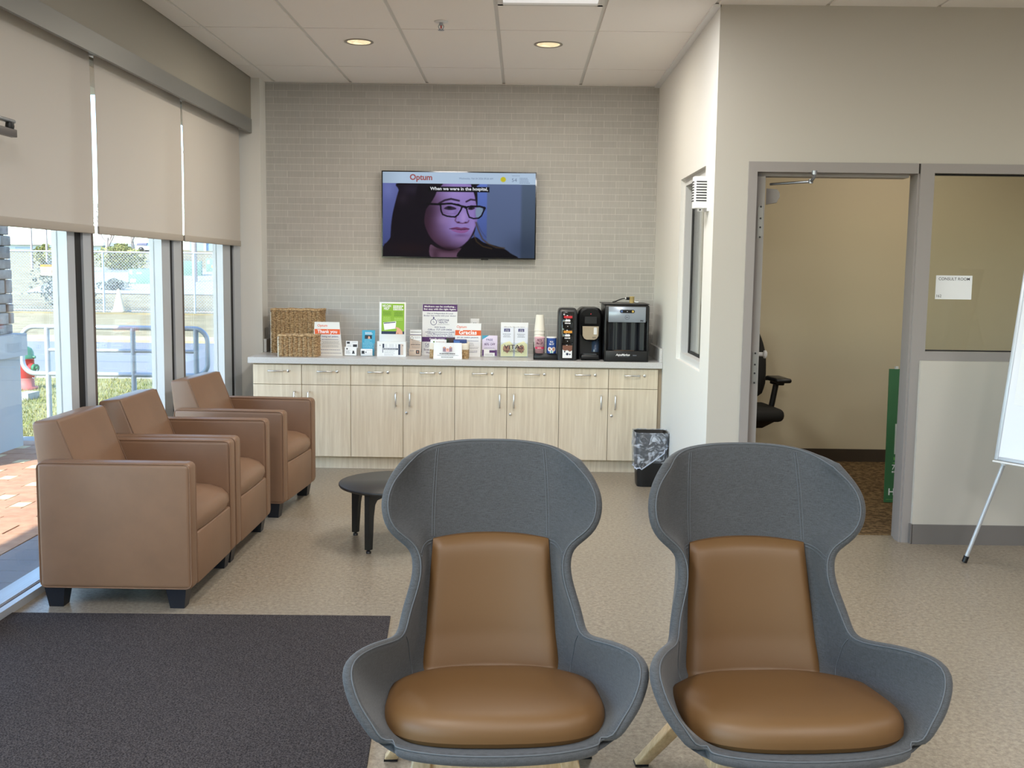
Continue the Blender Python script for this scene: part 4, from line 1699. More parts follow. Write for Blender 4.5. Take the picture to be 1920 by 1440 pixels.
lines(b, 4, 0.008, 0.084, 0.180, 3, 0.008, y - 0.0006, 0.003, 0.15, 24)
b.mat(2).flat([(-0.064, 0.087), (0.024, 0.100), (0.028, 0.157), (-0.072, 0.146)], y - 0.0010)
b.mat(1).flat([(-0.068, 0.137), (0.022, 0.146), (0.023, 0.152), (-0.069, 0.144)], y - 0.0014)
b.mat(5).flat([(0.026, 0.056), (0.080, 0.056), (0.078, 0.078), (0.062, 0.096), (0.044, 0.108), (0.022, 0.112), (0.020, 0.104), (0.034, 0.098), (0.030, 0.080)], y - 0.0018)
b.mat(6).flat([(0.034, 0.058), (0.052, 0.058), (0.040, 0.070)], y - 0.0022)
b.build('print', [GREEN_INK, NAVY, WHITE_INK, GREEN_DK, mat('pale_lime_print', (190, 222, 120), 0.6), SKIN_INK, TAN_PRINT], t)

# insurance leaflet holder
t = thing('leaflet_holder', 'narrow clear holder with a pinkish leaflet and a card left of the purple poster', 'leaflet holder', (-0.837, 8.20, CT))
b = MB()
b.box((-0.046, -0.03, 0), (0.048, 0.05, 0.003))
b.box((-0.046, 0.03, 0), (0.048, 0.033, 0.20))
b.box((-0.046, -0.03, 0), (0.044, -0.028, 0.03))
b.build('stand', ACRYLIC, t)
holder_card(t, -0.044, 0.046, 0.003, 0.200, -0.008, 0.14, 'leaflet', BEIGE_PRINT)
b = MB()
s0 = len(b.v)
b.mat(0).rect(-0.044, 0.165, 0.046, 0.203, -0.0006)
b.mat(1).rect(-0.044, 0.162, 0.046, 0.166, -0.0010)
b.mat(0).flat([(-0.044, 0.135), (0.046, 0.11), (0.046, 0.158), (-0.044, 0.158)], -0.0006)
b.mat(2).text('INSURANCE', 0.001, 0.181, w=0.08, hgt=0.009, y=-0.0012, bold=0.01)
lines(b, 3, -0.01, 0.042, 0.146, 2, 0.008, -0.0010, 0.002)
lines(b, 3, -0.03, 0.042, 0.118, 4, 0.009, -0.0010, 0.002)
lines(b, 2, -0.04, 0.042, 0.085, 1, 0.009, -0.0010, 0.004, 0.1, 6)
lines(b, 3, -0.03, 0.042, 0.070, 2, 0.009, -0.0010, 0.002)
b.mat(2)
n_ = 20
for i in range(n_):
    a0_, a1_ = 2 * PI * i / n_, 2 * PI * (i + 1) / n_
    b.flat([(-0.028 + r_ * math.cos(a), 0.138 + r_ * math.sin(a)) for r_, a in ((0.012, a0_), (0.012, a1_), (0.0098, a1_), (0.0098, a0_))][::-1], -0.0012)
lean(b, 0.003, -0.008, 0.14, s0)
b.build('print', [PAPER, INK_BLUE, INK, INK_GREY], t)
b = MB()
b.rbox((-0.047, -0.035, 0.002), (0.045, -0.032, 0.054), 0.001, 1)
b.mat(1).rect(0.008, 0.018, 0.034, 0.046, -0.0356)
b.mat(3).disc(0.021, 0.032, 0.007, -0.0362)
lines(b, 2, -0.04, 0.0, 0.044, 2, 0.008, -0.0356, 0.003, 0.3, 5, False)
b.build('business_card', [BEIGE_PRINT, PHOTO_DK, INK_GREY, TAN_PRINT], t)

# purple poster
t = thing('poster_board', 'tall purple and white broker poster leaning on the tiled wall', 'poster', (-0.653, 8.28, CT), 0, None, (math.radians(-6), 0, 0))
b = MB()
b.box((-0.140, 0, 0), (0.138, 0.006, 0.404))
b.build('board', PAPER, t)
b = MB()
y = -0.0006
b.mat(0).rect(-0.138, 0.349, 0.138, 0.404, y)
b.rect(-0.140, 0.106, 0.138, 0.144, y)
b.mat(1).text('Medicare can be confusing...', 0, 0.381, w=0.250, hgt=0.0135, y=y - 0.0005, bold=0.025)
b.text('But easy with the right Agent.', 0, 0.360, w=0.256, hgt=0.0135, y=y - 0.0005, bold=0.025)
b.text('Proudly serving', -0.02, 0.124, w=0.12, hgt=0.012, y=y - 0.0005, bold=0.02)
b.mat(2).text('Use an Independent & Local', 0, 0.327, w=0.205, hgt=0.0115, y=y, bold=0.006)
b.text('Broker that works with your doctor', 0, 0.309, w=0.256, hgt=0.0115, y=y, bold=0.006)
b.text('CAPSTONE', 0.026, 0.272, w=0.092, hgt=0.015, y=y, bold=0.012)
b.text('HEALTH', 0.026, 0.254, w=0.066, hgt=0.015, y=y, bold=0.012)
n_ = 32
cx_, cz_ = -0.050, 0.263
for i in range(n_):
    a0_, a1_ = 2 * PI * i / n_, 2 * PI * (i + 1) / n_
    b.flat([(cx_ + r_ * math.cos(a), cz_ + r_ * math.sin(a)) for r_, a in ((0.0255, a0_), (0.0255, a1_), (0.0215, a1_), (0.0215, a0_))][::-1], y)
b.rect(cx_ - 0.003, cz_ + 0.0255, cx_ + 0.003, cz_ + 0.032, y)
b.disc(cx_, cz_ + 0.035, 0.006, y, 14)
b.flat([(cx_ - 0.005, cz_ + 0.012), (cx_ + 0.002, cz_ + 0.001), (cx_ + 0.006, cz_ - 0.012), (cx_ - 0.001, cz_ - 0.001)], y)
lines(b, 3, -0.02, 0.075, 0.243, 1, 0.01, y, 0.0025, 0.02, 31)
b.mat(2).text('Will Smith', 0, 0.216, w=0.088, hgt=0.013, y=y, bold=0.008)
b.text('Office: 727-339-0456', 0, 0.197, w=0.19, hgt=0.013, y=y, bold=0.008)
b.text('will@capstoneinsurance.health', 0, 0.179, w=0.232, hgt=0.0115, y=y, bold=0.006)
b.text('7356 Massachusetts Ave', 0, 0.163, w=0.198, hgt=0.0115, y=y, bold=0.006)
b.text('New Port Richey, FL 34653', 0, 0.148, w=0.21, hgt=0.0105, y=y, bold=0.006)
b.mat(2).text('Call', -0.098, 0.080, w=0.038, hgt=0.016, y=y, bold=0.01)
b.text('727-', -0.096, 0.060, w=0.040, hgt=0.016, y=y, bold=0.01)
b.mat(0).text('Scan', -0.100, 0.036, w=0.05, hgt=0.016, y=y, bold=0.01)
b.text('We', -0.094, 0.012, w=0.03, hgt=0.016, y=y, bold=0.01)
b.build('print', [PURPLE, WHITE_INK, INK_BLUE, INK_GREY], t)
easel_back(t, 0.28, 0.3, tilt=6)

# Gracias card
t = thing('card_sign', 'white card with an orange Gracias band behind the low supply basket', 'sign', (-0.424, 8.185, CT), 0, None, (math.radians(-5), 0, 0))
b = MB()
b.prism([(-0.103, 0), (0.100, 0), (0.105, 0.262), (-0.098, 0.262)], 0, 0.002, 'Y')
b.build('card', PAPER, t)
b = MB()
y = -0.0006
b.mat(0).flat([(-0.1, 0.166), (0.103, 0.166), (0.104, 0.207), (-0.099, 0.207)], y)
b.mat(1).text('Gracias', 0.0, 0.174, w=0.140, y=y - 0.0006, bold=0.03)
b.mat(0).text('Optum', -0.088, 0.224, w=0.078, y=y, bold=0.008, align='L')
b.mat(2).text('por ser nuestro paciente.', 0.0, 0.146, w=0.17, y=y, bold=0.008)
lines(b, 2, -0.08, 0.09, 0.122, 1, 0.01, y, 0.003, 0.05, 41)
lines(b, 3, -0.07, 0.06, 0.105, 3, 0.010, y, 0.0025, 0.4, 42)
lines(b, 3, -0.02, 0.09, 0.072, 2, 0.010, y, 0.0025, 0.1, 43, False)
lines(b, 2, -0.02, 0.09, 0.042, 2, 0.010, y, 0.003, 0.2, 44, False)
b.build('print', [ORANGE, WHITE_INK, INK_BLUE, INK_GREY], t)
easel_back(t, 0.2, 0.25, tilt=5)

# wall outlet behind it
t = thing('wall_outlet', 'white wall outlet peeking over the Gracias card', 'outlet', (-0.384, YB, 1.085))
b = MB()
b.rbox((-0.036, -0.006, -0.058), (0.036, 0, 0.058), 0.003, 2)
b.build('cover_plate', WHITE, t)
b = MB()
for z in (0.02, -0.02):
    b.mat(0).rbox((-0.017, -0.009, z - 0.014), (0.017, -0.005, z + 0.014), 0.005, 3)
    b.mat(1)
    b.rect(-0.009, z - 0.002, -0.006, z + 0.008, -0.0094)
    b.rect(0.006, z - 0.002, 0.009, z + 0.008, -0.0094)
    b.disc(0, z - 0.008, 0.0028, -0.0094, 10)
b.build('socket', [WHITE, INK], t)

# supply basket with condiments and the paper notice taped in front
t = thing('supply_basket', 'low wicker basket with a white cloth lining behind the paper notice', 'basket', (-0.556, 7.965, CT))
b = MB()
rnd = random.Random(5)
W2, D2, H2 = 0.292, 0.15, 0.098
b.box((-W2 / 2 + 0.006, 0.006, 0), (W2 / 2 - 0.006, D2 - 0.006, 0.068))
b.build('core', WICK_IN, t)
b = MB()
for r in range(9):
    z = 0.005 + r * 0.0078
    pts = []
    for i, (x, yv) in enumerate(rrect(W2 / 2, D2 / 2, 0.02, 4)):
        pts.append((x, yv + D2 / 2, z + rnd.uniform(-0.0012, 0.0012)))
    b.tube(pts, 0.0048, 6, closed=True)
b.build('weave', WICK, t)
b = MB()
rings = []
for (z, k) in ((0.070, 1.02), (0.095, 1.025), (0.118, 1.02), (0.119, 0.98), (0.08, 0.96)):
    rings.append([(x * k, (yv) * k + D2 / 2, z + 0.0025 * math.sin(i * 2.1)) for i, (x, yv) in enumerate(rrect(W2 / 2 + 0.003, D2 / 2 + 0.003, 0.022, 6))])
b.smooth = True
b.grid(rings, cu=True)
b.build('cloth_lining', WICK_EDGE, t)
SB = CT + 0.0685
t = thing('paper_packet', 'white printed packet sticking out of the supply basket', 'packet', (-0.641, 8.02, SB))
b = MB()
b.rbox((-0.062, 0.0, 0.0), (0.062, 0.02, 0.072), 0.003, 2)
b.mat(1).disc(-0.035, 0.056, 0.006, -0.0006, 10)
lines(b, 2, -0.02, 0.055, 0.055, 2, 0.009, -0.0006, 0.003, 0.3, 8, False)
b.build('packet', [PAPER, GREEN_DK, TAN_PRINT], t)
t = thing('dark_packet', 'dark green and brown packet standing in the supply basket', 'packet', (-0.551, 8.04, SB))
b = MB()
b.rbox((-0.032, 0, 0), (0.034, 0.03, 0.085), 0.003, 2)
b.mat(1).box((-0.032, -0.001, 0.02), (-0.012, 0.0, 0.08))
b.build('packet', [mat('dark_brown_pack', (58, 40, 44), 0.5), mat('dark_green_pack', (40, 62, 48), 0.5)], t)
t = thing('blue_packet', 'blue packet lying at the right end of the supply basket', 'packet', (-0.476, 8.02, SB))
b = MB()
b.rbox((-0.05, 0, 0), (0.052, 0.05, 0.075), 0.006, 2)
b.mat(1).rect(-0.045, 0.045, 0.0, 0.066, -0.0006)
b.build('packet', [mat('blue_pack', (38, 66, 128), 0.4), mat('light_blue_pack', (80, 120, 190), 0.4)], t)
t = thing('paper_notice', 'white paper notice with a small family picture taped to the low basket', 'notice', (-0.563, 7.936, CT))
b = MB()
G = []
for i in range(9):
    v = i / 8
    row = []
    for j in range(9):
        u = -1 + j / 4
        row.append((u * (0.110 - 0.004 * v), 0.004 * math.sin(3 * u) - 0.004 * (1 - v) ** 2 * (1 + 0.5 * u) + 0.006 * v, v * 0.122 + 0.001))
    G.append(row)
b.grid(G)
b.grid([[(p[0], p[1] + 0.0008, p[2]) for p in r] for r in G], flip=True)
b.build('sheet', PAPER, t)
b = MB()
y = -0.0085
b.mat(0).rect(-0.036, 0.058, -0.014, 0.090, y)
b.rect(0.012, 0.058, 0.034, 0.090, y)
b.mat(1).rect(-0.014, 0.055, 0.012, 0.082, y)
b.mat(2).disc(-0.001, 0.072, 0.010, y - 0.0004, 14)
b.disc(-0.026, 0.088, 0.007, y - 0.0004, 12)
b.disc(0.022, 0.090, 0.007, y - 0.0004, 12)
lines(b, 3, -0.062, 0.062, 0.038, 1, 0.01, y, 0.006, 0.02, 51)
lines(b, 4, -0.082, 0.085, 0.027, 1, 0.01, y, 0.003, 0.02, 52)
lines(b, 3, -0.05, 0.045, 0.012, 1, 0.01, y, 0.004, 0.02, 53)
b.build('print', [mat('mauve_print', (150, 128, 146), 0.6), PINK, SKIN_INK, INK, INK_GREY], t)

# FREE / 80% OFF card
t = thing('discount_card', 'white FREE and 80% OFF card in a small clear stand', 'sign', (-0.251, 8.19, CT))
b = MB()
b.rbox((-0.060, 0, 0.004), (0.060, 0.003, 0.168), 0.001, 1)
b.build('card', LAVENDER, t, rot=(math.radians(-7), 0, 0))
b = MB()
y = -0.0006
b.mat(0).rect(-0.058, 0.008, 0.058, 0.054, y)
b.mat(1).rect(-0.046, 0.002, 0.040, 0.060, y - 0.002)
b.mat(0).rect(-0.002, 0.032, 0.042, 0.052, y - 0.0026)
b.mat(4).flat([(-0.060, 0.168), (-0.060, 0.138), (-0.054, 0.138), (-0.006, 0.168)], y)
b.mat(2).text('FREE', -0.002, 0.126, w=0.052, hgt=0.017, y=y, bold=0.006)
b.mat(0).text('80% OFF', 0.0, 0.090, w=0.084, hgt=0.018, y=y, bold=0.014)
lines(b, 3, -0.035, 0.04, 0.114, 1, 0.01, y, 0.0022, 0.1, 61)
lines(b, 3, -0.045, 0.045, 0.072, 2, 0.010, y, 0.0022, 0.1, 62)
lines(b, 3, -0.04, 0.035, 0.020, 2, 0.008, y - 0.0026, 0.0022, 0.3, 63)
b.build('print', [PURPLE, PAPER, INK_BLUE, INK_GREY, TEAL], t, rot=(math.radians(-7), 0, 0))
b = MB()
b.box((-0.055, -0.02, 0.0), (0.055, 0.05, 0.003))
b.build('stand', ACRYLIC, t)

# two-pocket brochure rack
t = thing('brochure_rack', 'acrylic rack with two side by side brochure pockets next to the cup tray', 'brochure rack', (-0.059, 8.20, CT))
b = MB()
b.hexa([(-0.108, 0.0, 0), (0.110, 0.0, 0), (0.110, 0.06, 0), (-0.108, 0.06, 0)], [(-0.106, 0.036, 0.27), (0.110, 0.036, 0.27), (0.110, 0.045, 0.27), (-0.106, 0.045, 0.27)])
b.build('back', PAPER, t)
for x0 in (-0.106, 0.006):
    b = MB()
    h = 0.232
    b.hexa([(x0, -0.014, 0.004), (x0 + 0.100, -0.014, 0.004), (x0 + 0.100, -0.006, 0.004), (x0, -0.006, 0.004)],
           [(x0, 0.016, h), (x0 + 0.100, 0.016, h), (x0 + 0.100, 0.024, h), (x0, 0.024, h)])
    br_ = b.build('brochure', mat('brochure_white', (226, 232, 244), 0.6) if x0 < 0 else bpy.data.materials['brochure_white'], t)
    b = MB()
    s0 = len(b.v)
    c_ = x0 + 0.05
    y = -0.0008
    b.mat(0).flat([(x0 + 0.002, 0.006), (x0 + 0.098, 0.006), (x0 + 0.098, 0.10), (x0 + 0.07, 0.125), (x0 + 0.03, 0.112), (x0 + 0.002, 0.095)], y)
    b.mat(1).flat([(c_ - 0.028, 0.085), (c_ + 0.020, 0.090), (c_ + 0.026, 0.060), (c_ + 0.004, 0.030), (c_ - 0.012, 0.040), (c_ - 0.032, 0.055)], y - 0.0005)
    b.mat(2).rect(c_ - 0.024, 0.198, c_ + 0.022, 0.222, y - 0.0005)
    b.mat(3).text('VITAS', c_ - 0.001, 0.208, w=0.030, hgt=0.009, y=y - 0.001, bold=0.01)
    lines(b, 3, c_ - 0.018, c_ + 0.018, 0.201, 1, 0.01, y - 0.001, 0.003, 0.1, 71)
    lines(b, 4, c_ - 0.034, c_ + 0.03, 0.178, 3, 0.011, y - 0.0005, 0.0035, 0.3, 72)
    lean(b, 0.004, -0.014, 0.1316, s0)
    b.build('print', [YELLOW_PRINT, TAN_PRINT, INK_BLUE, WHITE_INK, INK_GREY], br_)
b = MB()
b.box((-0.114, -0.024, 0.0), (0.112, -0.022, 0.115))
b.box((-0.114, -0.024, 0.0), (0.112, 0.05, 0.003))
b.box((-0.114, -0.024, 0.0), (-0.112, 0.05, 0.115))
b.build('pocket', ACRYLIC, t)
b = MB()
b.mat(0).text('VITAS', -0.004, 0.066, w=0.150, hgt=0.033, y=-0.0252, bold=0.01)
b.text('Healthcare', -0.002, 0.040, w=0.158, hgt=0.020, y=-0.0252, bold=0.0)
b.text('Where Do I Turn For Help?', 0.0, 0.228, w=0.162, hgt=0.0105, y=0.026, bold=0.006)
b.build('lettering', [mat('dark_plum_print', (52, 34, 60), 0.5)], t)

# ================================================================== COFFEE CORNER
t = thing('cup_tray', 'low black tray for cups beside the coffee pod tower', 'tray', (0.186, 7.97, CT))
b = MB()
b.rbox((-0.094, 0.0, 0.0), (0.094, 0.16, 0.006), 0.002, 1)
b.rbox((-0.094, 0.0, 0.0), (0.094, 0.008, 0.038), 0.002, 1)
b.hexa([(-0.094, 0, 0), (-0.088, 0, 0), (-0.088, 0.16, 0), (-0.094, 0.16, 0)], [(-0.094, 0, 0.038), (-0.088, 0, 0.038), (-0.088, 0.16, 0.125), (-0.094, 0.16, 0.125)])
b.hexa([(0.088, 0, 0), (0.094, 0, 0), (0.094, 0.16, 0), (0.088, 0.16, 0)], [(0.088, 0, 0.038), (0.094, 0, 0.038), (0.094, 0.16, 0.125), (0.088, 0.16, 0.125)])
b.build('tray', BLACK, t)


def cup_bm(r0, r1, h, n=28, mb=None):
    b = mb or MB()
    b.lathe([(0.0, 0.006), (r0 * 0.96, 0.006), (r0, 0.0), (r1, h - 0.002), (r1 + 0.002, h), (r1, h + 0.002), (r1 - 0.002, h), (r0 - 0.002, 0.012), (0, 0.012)], n=n)
    return b


# inverted stack of white cups
cup_me = None
for k in range(9):
    z = CT + 0.008 + 0.052 + k * 0.0235 if False else CT + 0.007 + k * 0.0262
    lab = 'white paper cup in the tall inverted stack on the tray'
    if cup_me is None:
        b = MB()
        b.lathe([(0.0425, 0.0), (0.0435, 0.002), (0.042, 0.004), (0.0305, 0.122), (0.0295, 0.124), (0.0, 0.1235)], n=28)
        o = b.build('paper_cup', CUP_WHITE)
        cup_me = o
    else:
        o = cup_me.copy()
        C.objects.link(o)
    o.location = (0.139, 8.075, z - 0.0)
    tag(o, lab, 'cup', 'white paper cups in the stack')
tag(o, 'topmost white paper cup of the inverted stack on the tray', 'cup', 'white paper cups in the stack')

t = thing('paper_cup', 'pink PICK ME UP cup standing before the white stack', 'cup', (0.138, 7.992, CT + 0.05))
b = MB()
cup_bm(0.032, 0.040, 0.122, mb=b)
b.mat(1)
G = []
for z in (0.034, 0.050):
    r = 0.032 + 0.008 * z / 0.122 + 0.0006
    G.append([(r * math.cos(a), r * math.sin(a), z) for a in [math.radians(-170 + 160 * i / 16) for i in range(17)]])
b.grid(G)
b.build('cup', [PINK, PINK_DK], t)
b = MB()
b.text('PICK', 0.0, 0.092, w=0.040, hgt=0.018, y=0, bold=0.02)
b.text('Me UP', 0.0, 0.070, w=0.050, hgt=0.018, y=0, bold=0.02)
b.mat(1)
lines(b, 1, -0.016, 0.012, 0.039, 1, 0.01, -0.0012, 0.005, 0.0, 81)
for i, (x, y_, z) in enumerate(b.v):
    r = 0.032 + 0.008 * z / 0.122 + 0.0012 - y_
    a = x / r
    b.v[i] = (r * math.sin(a), -r * math.cos(a), z)
b.build('print', [mat('plum_print', (110, 44, 74), 0.5), WHITE_INK], t)
t = thing('cup_rest', 'black riser on the tray under the pink and blue cups', 'riser', (0.186, 7.985, CT + 0.0065))
b = MB()
b.rbox((-0.085, -0.005, 0.0), (0.085, 0.045, 0.043), 0.003, 1)
b.mat(1).flat([(-0.072, 0.006), (-0.015, 0.004), (-0.03, 0.018), (-0.055, 0.026), (-0.07, 0.026)], -0.0056)
b.build('riser', [BLACK, PINK_DK], t)

t = thing('paper_cup', 'blue printed cup with white lid beside the coffee pod tower', 'cup', (0.230, 7.995, CT + 0.05))
b = MB()
b.lathe([(0.0, 0.0), (0.036, 0.0), (0.0375, 0.004), (0.0385, 0.118), (0.0385, 0.122)], n=28)
b.mat(1).lathe([(0.0385, 0.118), (0.039, 0.120), (0.039, 0.126), (0.034, 0.128), (0.0, 0.128)], n=28)
b.build('cup', [BLUE_CUP, WHITE], t)
b = MB()
b.mat(0).text('PICK', 0.0, 0.084, w=0.026, hgt=0.013, y=0, bold=0.02)
b.text('Me UP', 0.0, 0.067, w=0.036, hgt=0.013, y=0, bold=0.02)
b.disc(-0.016, 0.034, 0.0165, 0, 18)
b.disc(0.016, 0.034, 0.0165, 0, 18)
b.rect(-0.013, 0.004, 0.013, 0.024, 0)
b.mat(1).disc(-0.016, 0.034, 0.010, -0.0004, 16)
b.disc(0.016, 0.034, 0.012, -0.0004, 16)
b.mat(2).rect(-0.008, 0.006, 0.008, 0.018, -0.0004)
for i, (x, y_, z) in enumerate(b.v):
    r = 0.0392 - y_
    a = x / r
    b.v[i] = (r * math.sin(a), -r * math.cos(a), z)
b.build('print', [WHITE_INK, TAN_PRINT, mat('mint_print', (150, 200, 180), 0.5)], t)

# pod tower
t = thing('pod_tower', 'tall black coffee pod tower with three stacked windows', 'pod dispenser', (0.349, 7.95, CT))
b = MB()
prof = []
HW = 0.074
b.smooth = True
rings = []
for (z, k, dk) in ((0.0, 0.97, 0.0), (0.02, 1.0, 0), (0.335, 1.0, 0), (0.365, 0.985, 0.004), (0.385, 0.93, 0.012), (0.396, 0.80, 0.03), (0.400, 0.55, 0.06)):
    rings.append([(x * k, yv + 0.11 + dk * 0, z) for x, yv in [(p[0], p[1] * k) for p in rrect(HW, 0.11, 0.022)]])
b.grid(rings, cu=True)
b.add(rings[0], [tuple(range(len(rings[0])))[::-1]], False)
b.add(rings[-1], [tuple(range(len(rings[0])))], False)
b.build('body', mat('charcoal_plastic', (44, 46, 50), 0.35), t)
b = MB()
b.rbox((-0.046, -0.006, 0.010), (0.048, 0.01, 0.372), 0.006, 2)
b.build('front_panel', BLACK_GLOSS, t)
for i, (z, colm) in enumerate(((0.245, RED), (0.132, AMBER), (0.018, PAPER))):
    b = MB()
    b.mat(0).rbox((-0.038, -0.010, z), (0.042, -0.006, z + 0.102), 0.002, 1)
    y = -0.0106
    if i < 2:
        b.mat(1).rect(-0.030, z + 0.078, 0.034, z + 0.096, y)
        b.mat(2).flat([(-0.016, z + 0.052), (0.016, z + 0.052), (0.020, z + 0.060), (0.014, z + 0.068), (-0.014, z + 0.068), (-0.020, z + 0.060)], y)
        lines(b, 2, -0.022, 0.024, z + 0.036, 1, 0.01, y, 0.008, 0.02, 90 + i)
        b.mat(2).disc(0.0, z + 0.016, 0.003, y, 10)
    else:
        b.mat(1).rect(-0.036, z + 0.002, 0.036, z + 0.066, y)
        b.mat(3).flat([(-0.036, z + 0.066), (-0.02, z + 0.056), (0.0, z + 0.062), (0.02, z + 0.05), (0.036, z + 0.06), (0.038, z + 0.098), (-0.036, z + 0.098)], y - 0.0004)
        b.mat(4)
        b.disc(-0.02, z + 0.05, 0.006, y - 0.0008, 10)
        b.disc(0.02, z + 0.03, 0.006, y - 0.0008, 10)
        b.disc(0.0, z + 0.032, 0.010, y - 0.0008, 14)
    b.build('window', [BLACK_GLOSS, colm, WHITE_INK, mat('coffee_print', (120, 78, 62), 0.6), NAVY], t)

# brewer
t = thing('coffee_brewer', 'black single cup coffee brewer with a champagne front plate', 'coffee machine', (0.526, 7.97, CT))
b = MB()
b.smooth = True
rings = []
for (z, kx) in ((0.0, 1.0), (0.30, 1.0), (0.345, 0.98), (0.375, 0.90), (0.392, 0.76), (0.400, 0.55)):
    rings.append([(x * kx, yv + 0.24, z) for x, yv in rrect(0.098, 0.14, 0.03)])
b.grid(rings, cu=True)
b.add(rings[0], [tuple(range(len(rings[0])))[::-1]], False)
b.add(rings[-1], [tuple(range(len(rings[0])))], False)
b.build('body', BLACK, t)
b = MB()
poly = [(-0.058, 0.168), (-0.04, 0.152), (0.0, 0.146), (0.04, 0.152), (0.058, 0.168), (0.072, 0.20), (0.074, 0.30), (0.070, 0.355), (0.055, 0.382), (0.03, 0.394), (-0.03, 0.394), (-0.055, 0.382), (-0.070, 0.355), (-0.074, 0.30), (-0.072, 0.20)]
b.prism(poly, 0.02, 0.15, 'Y')
b.build('head', BLACK_GLOSS, t)
b = MB()
b.prism([(x * 0.9, 0.27 + (z - 0.27) * 0.965) for x, z in poly], 0.014, 0.022, 'Y')
b.mat(1).rect(-0.046, 0.282, 0.046, 0.336, 0.0125)
b.mat(2).disc(0.0, 0.356, 0.004, 0.0125, 10)
b.build('display', [BLACK_GLOSS, mat('dim_display', (46, 48, 50), 0.2), RED], t)
b = MB()
b.prism([(-0.048, 0.168), (-0.03, 0.160), (0.03, 0.160), (0.048, 0.168), (0.060, 0.19), (0.062, 0.262), (-0.062, 0.262), (-0.060, 0.19)], 0.008, 0.016, 'Y')
b.mat(1).prism([(0.024, 0.200), (0.046, 0.200), (0.048, 0.205), (0.048, 0.248), (0.044, 0.254), (0.028, 0.254), (0.024, 0.248)], 0.0068, 0.009, 'Y')
b.mat(2)
lines(b, 2, 0.015, 0.045, 0.178, 2, 0.007, 0.0074, 0.003, 0.2, 95, False)
b.build('front_plate', [mat('champagne_metal', (186, 172, 150), 0.35, metal=0.5), WHITE, INK], t)
b = MB()
b.box((-0.07, 0.14, 0.05), (0.07, 0.15, 0.16))
b.build('cup_bay', BLACK_GLOSS, t)
b = MB()
b.rbox((-0.072, -0.01, 0.012), (0.072, 0.12, 0.046), 0.012, 3)
b.mat(1).box((-0.05, 0.005, 0.046), (0.05, 0.09, 0.0475))
b.build('drip_tray', [BLACK, STEEL], t)
b = MB()
b.lathe([(0.030, 0.06), (0.030, 0.165), (0.0, 0.166)], (0.045, 0.105, 0), 20)
b.build('reservoir', mat('smoked_tank', (70, 86, 112), 0.15, coat=0.3), t)

# water dispenser
t = thing('water_dispenser', 'large black water dispenser with a silver control panel', 'water dispenser', (0.795, 7.90, CT))
b = MB()
w2, dp, hh = 0.168, 0.42, 0.432
b.rbox((-w2, 0.06, 0.0), (w2, dp, hh), 0.010, 2)
b.build('body', BLACK, t)
b = MB()
b.rbox((-w2, 0.0, 0.302), (w2, 0.08, hh - 0.004), 0.010, 2)
b.build('head', BLACK, t)
b = MB()
b.rbox((-w2, 0.0, 0.0), (w2, 0.08, 0.084), 0.008, 2)
b.rbox((-w2, 0.0, 0.0), (-w2 + 0.016, 0.07, hh - 0.02), 0.005, 2)
b.rbox((w2 - 0.016, 0.0, 0.0), (w2, 0.07, hh - 0.02), 0.005, 2)
b.build('base', BLACK, t)
b = MB()
b.rbox((-w2 - 0.012, 0.02, hh), (w2, dp, hh + 0.008), 0.002, 1)
b.build('lid', mat('dark_grey_lid', (70, 70, 72), 0.4), t)
b = MB()
b.rbox((-0.141, -0.003, 0.300), (0.140, 0.004, 0.417), 0.002, 1)
b.build('control_panel', mat('silver_panel', (158, 168, 182), 0.32, metal=0.4), t)
b = MB()
y = -0.0036
b.mat(0)
pts = []
for (cx_, a0_) in ((0.044, -90), (-0.044, 90)):
    for k in range(9):
        a = math.radians(a0_ + 180 * k / 8)
        pts.append((cx_ + 0.0125 * math.cos(a), 0.382 + 0.0125 * math.sin(a)))
b.flat(pts, y)
b.mat(1).disc(-0.042, 0.382, 0.0085, y - 0.0005, 16)
b.mat(2).disc(0.042, 0.382, 0.0085, y - 0.0005, 16)
b.mat(3).disc(0.0, 0.382, 0.003, y - 0.0005, 10)
b.mat(4)
for i in range(28):
    a0_, a1_ = 2 * PI * i / 28, 2 * PI * (i + 1) / 28
    b.flat([(0.0 + r_ * math.cos(a), 0.338 + r_ * math.sin(a)) for r_, a in ((0.0175, a0_), (0.0175, a1_), (0.0158, a1_), (0.0158, a0_))][::-1], y)
lines(b, 4, -0.009, 0.009, 0.336, 1, 0.01, y, 0.004, 0.0, 97)
lines(b, 4, 0.10, 0.125, 0.314, 2, 0.007, y, 0.005, 0.2, 98, False)
b.build('print', [BLACK_GLOSS, mat('cold_button', (84, 110, 160), 0.3), mat('hot_button', (206, 180, 100), 0.3), WHITE_INK, INK], t)
b = MB()
b.mat(0)
b.smooth = True
G = []
for z in (0.086, 0.302):
    G.append([(-0.135 + 0.27 * i / 44, 0.052 - 0.016 * (0.5 + 0.5 * math.cos(i / 44 * 8 * PI)) - 0.004, z) for i in range(45)])
b.grid(G)
b.build('back_panel', mat('ribbed_gloss_black', (14, 18, 28), 0.32, spec=0.35), t)
b = MB()
b.mat(0).text('AquaMarkus', -0.026, 0.046, w=0.108, hgt=0.016, y=-0.0006, bold=0.03, shear=0.25)
lines(b, 1, 0.05, 0.078, 0.046, 1, 0.01, -0.0006, 0.007, 0.0, 99)
lines(b, 1, -0.06, 0.02, 0.038, 1, 0.01, -0.0006, 0.002, 0.0, 100)
b.build('lettering', [WHITE_INK, INK_GREY], t)
b = MB()
b.rbox((-0.09, 0.004, 0.084), (0.06, 0.05, 0.087), 0.001, 1)
b.build('grate', mat('bronze_grate', (110, 92, 78), 0.4, metal=0.5), t)

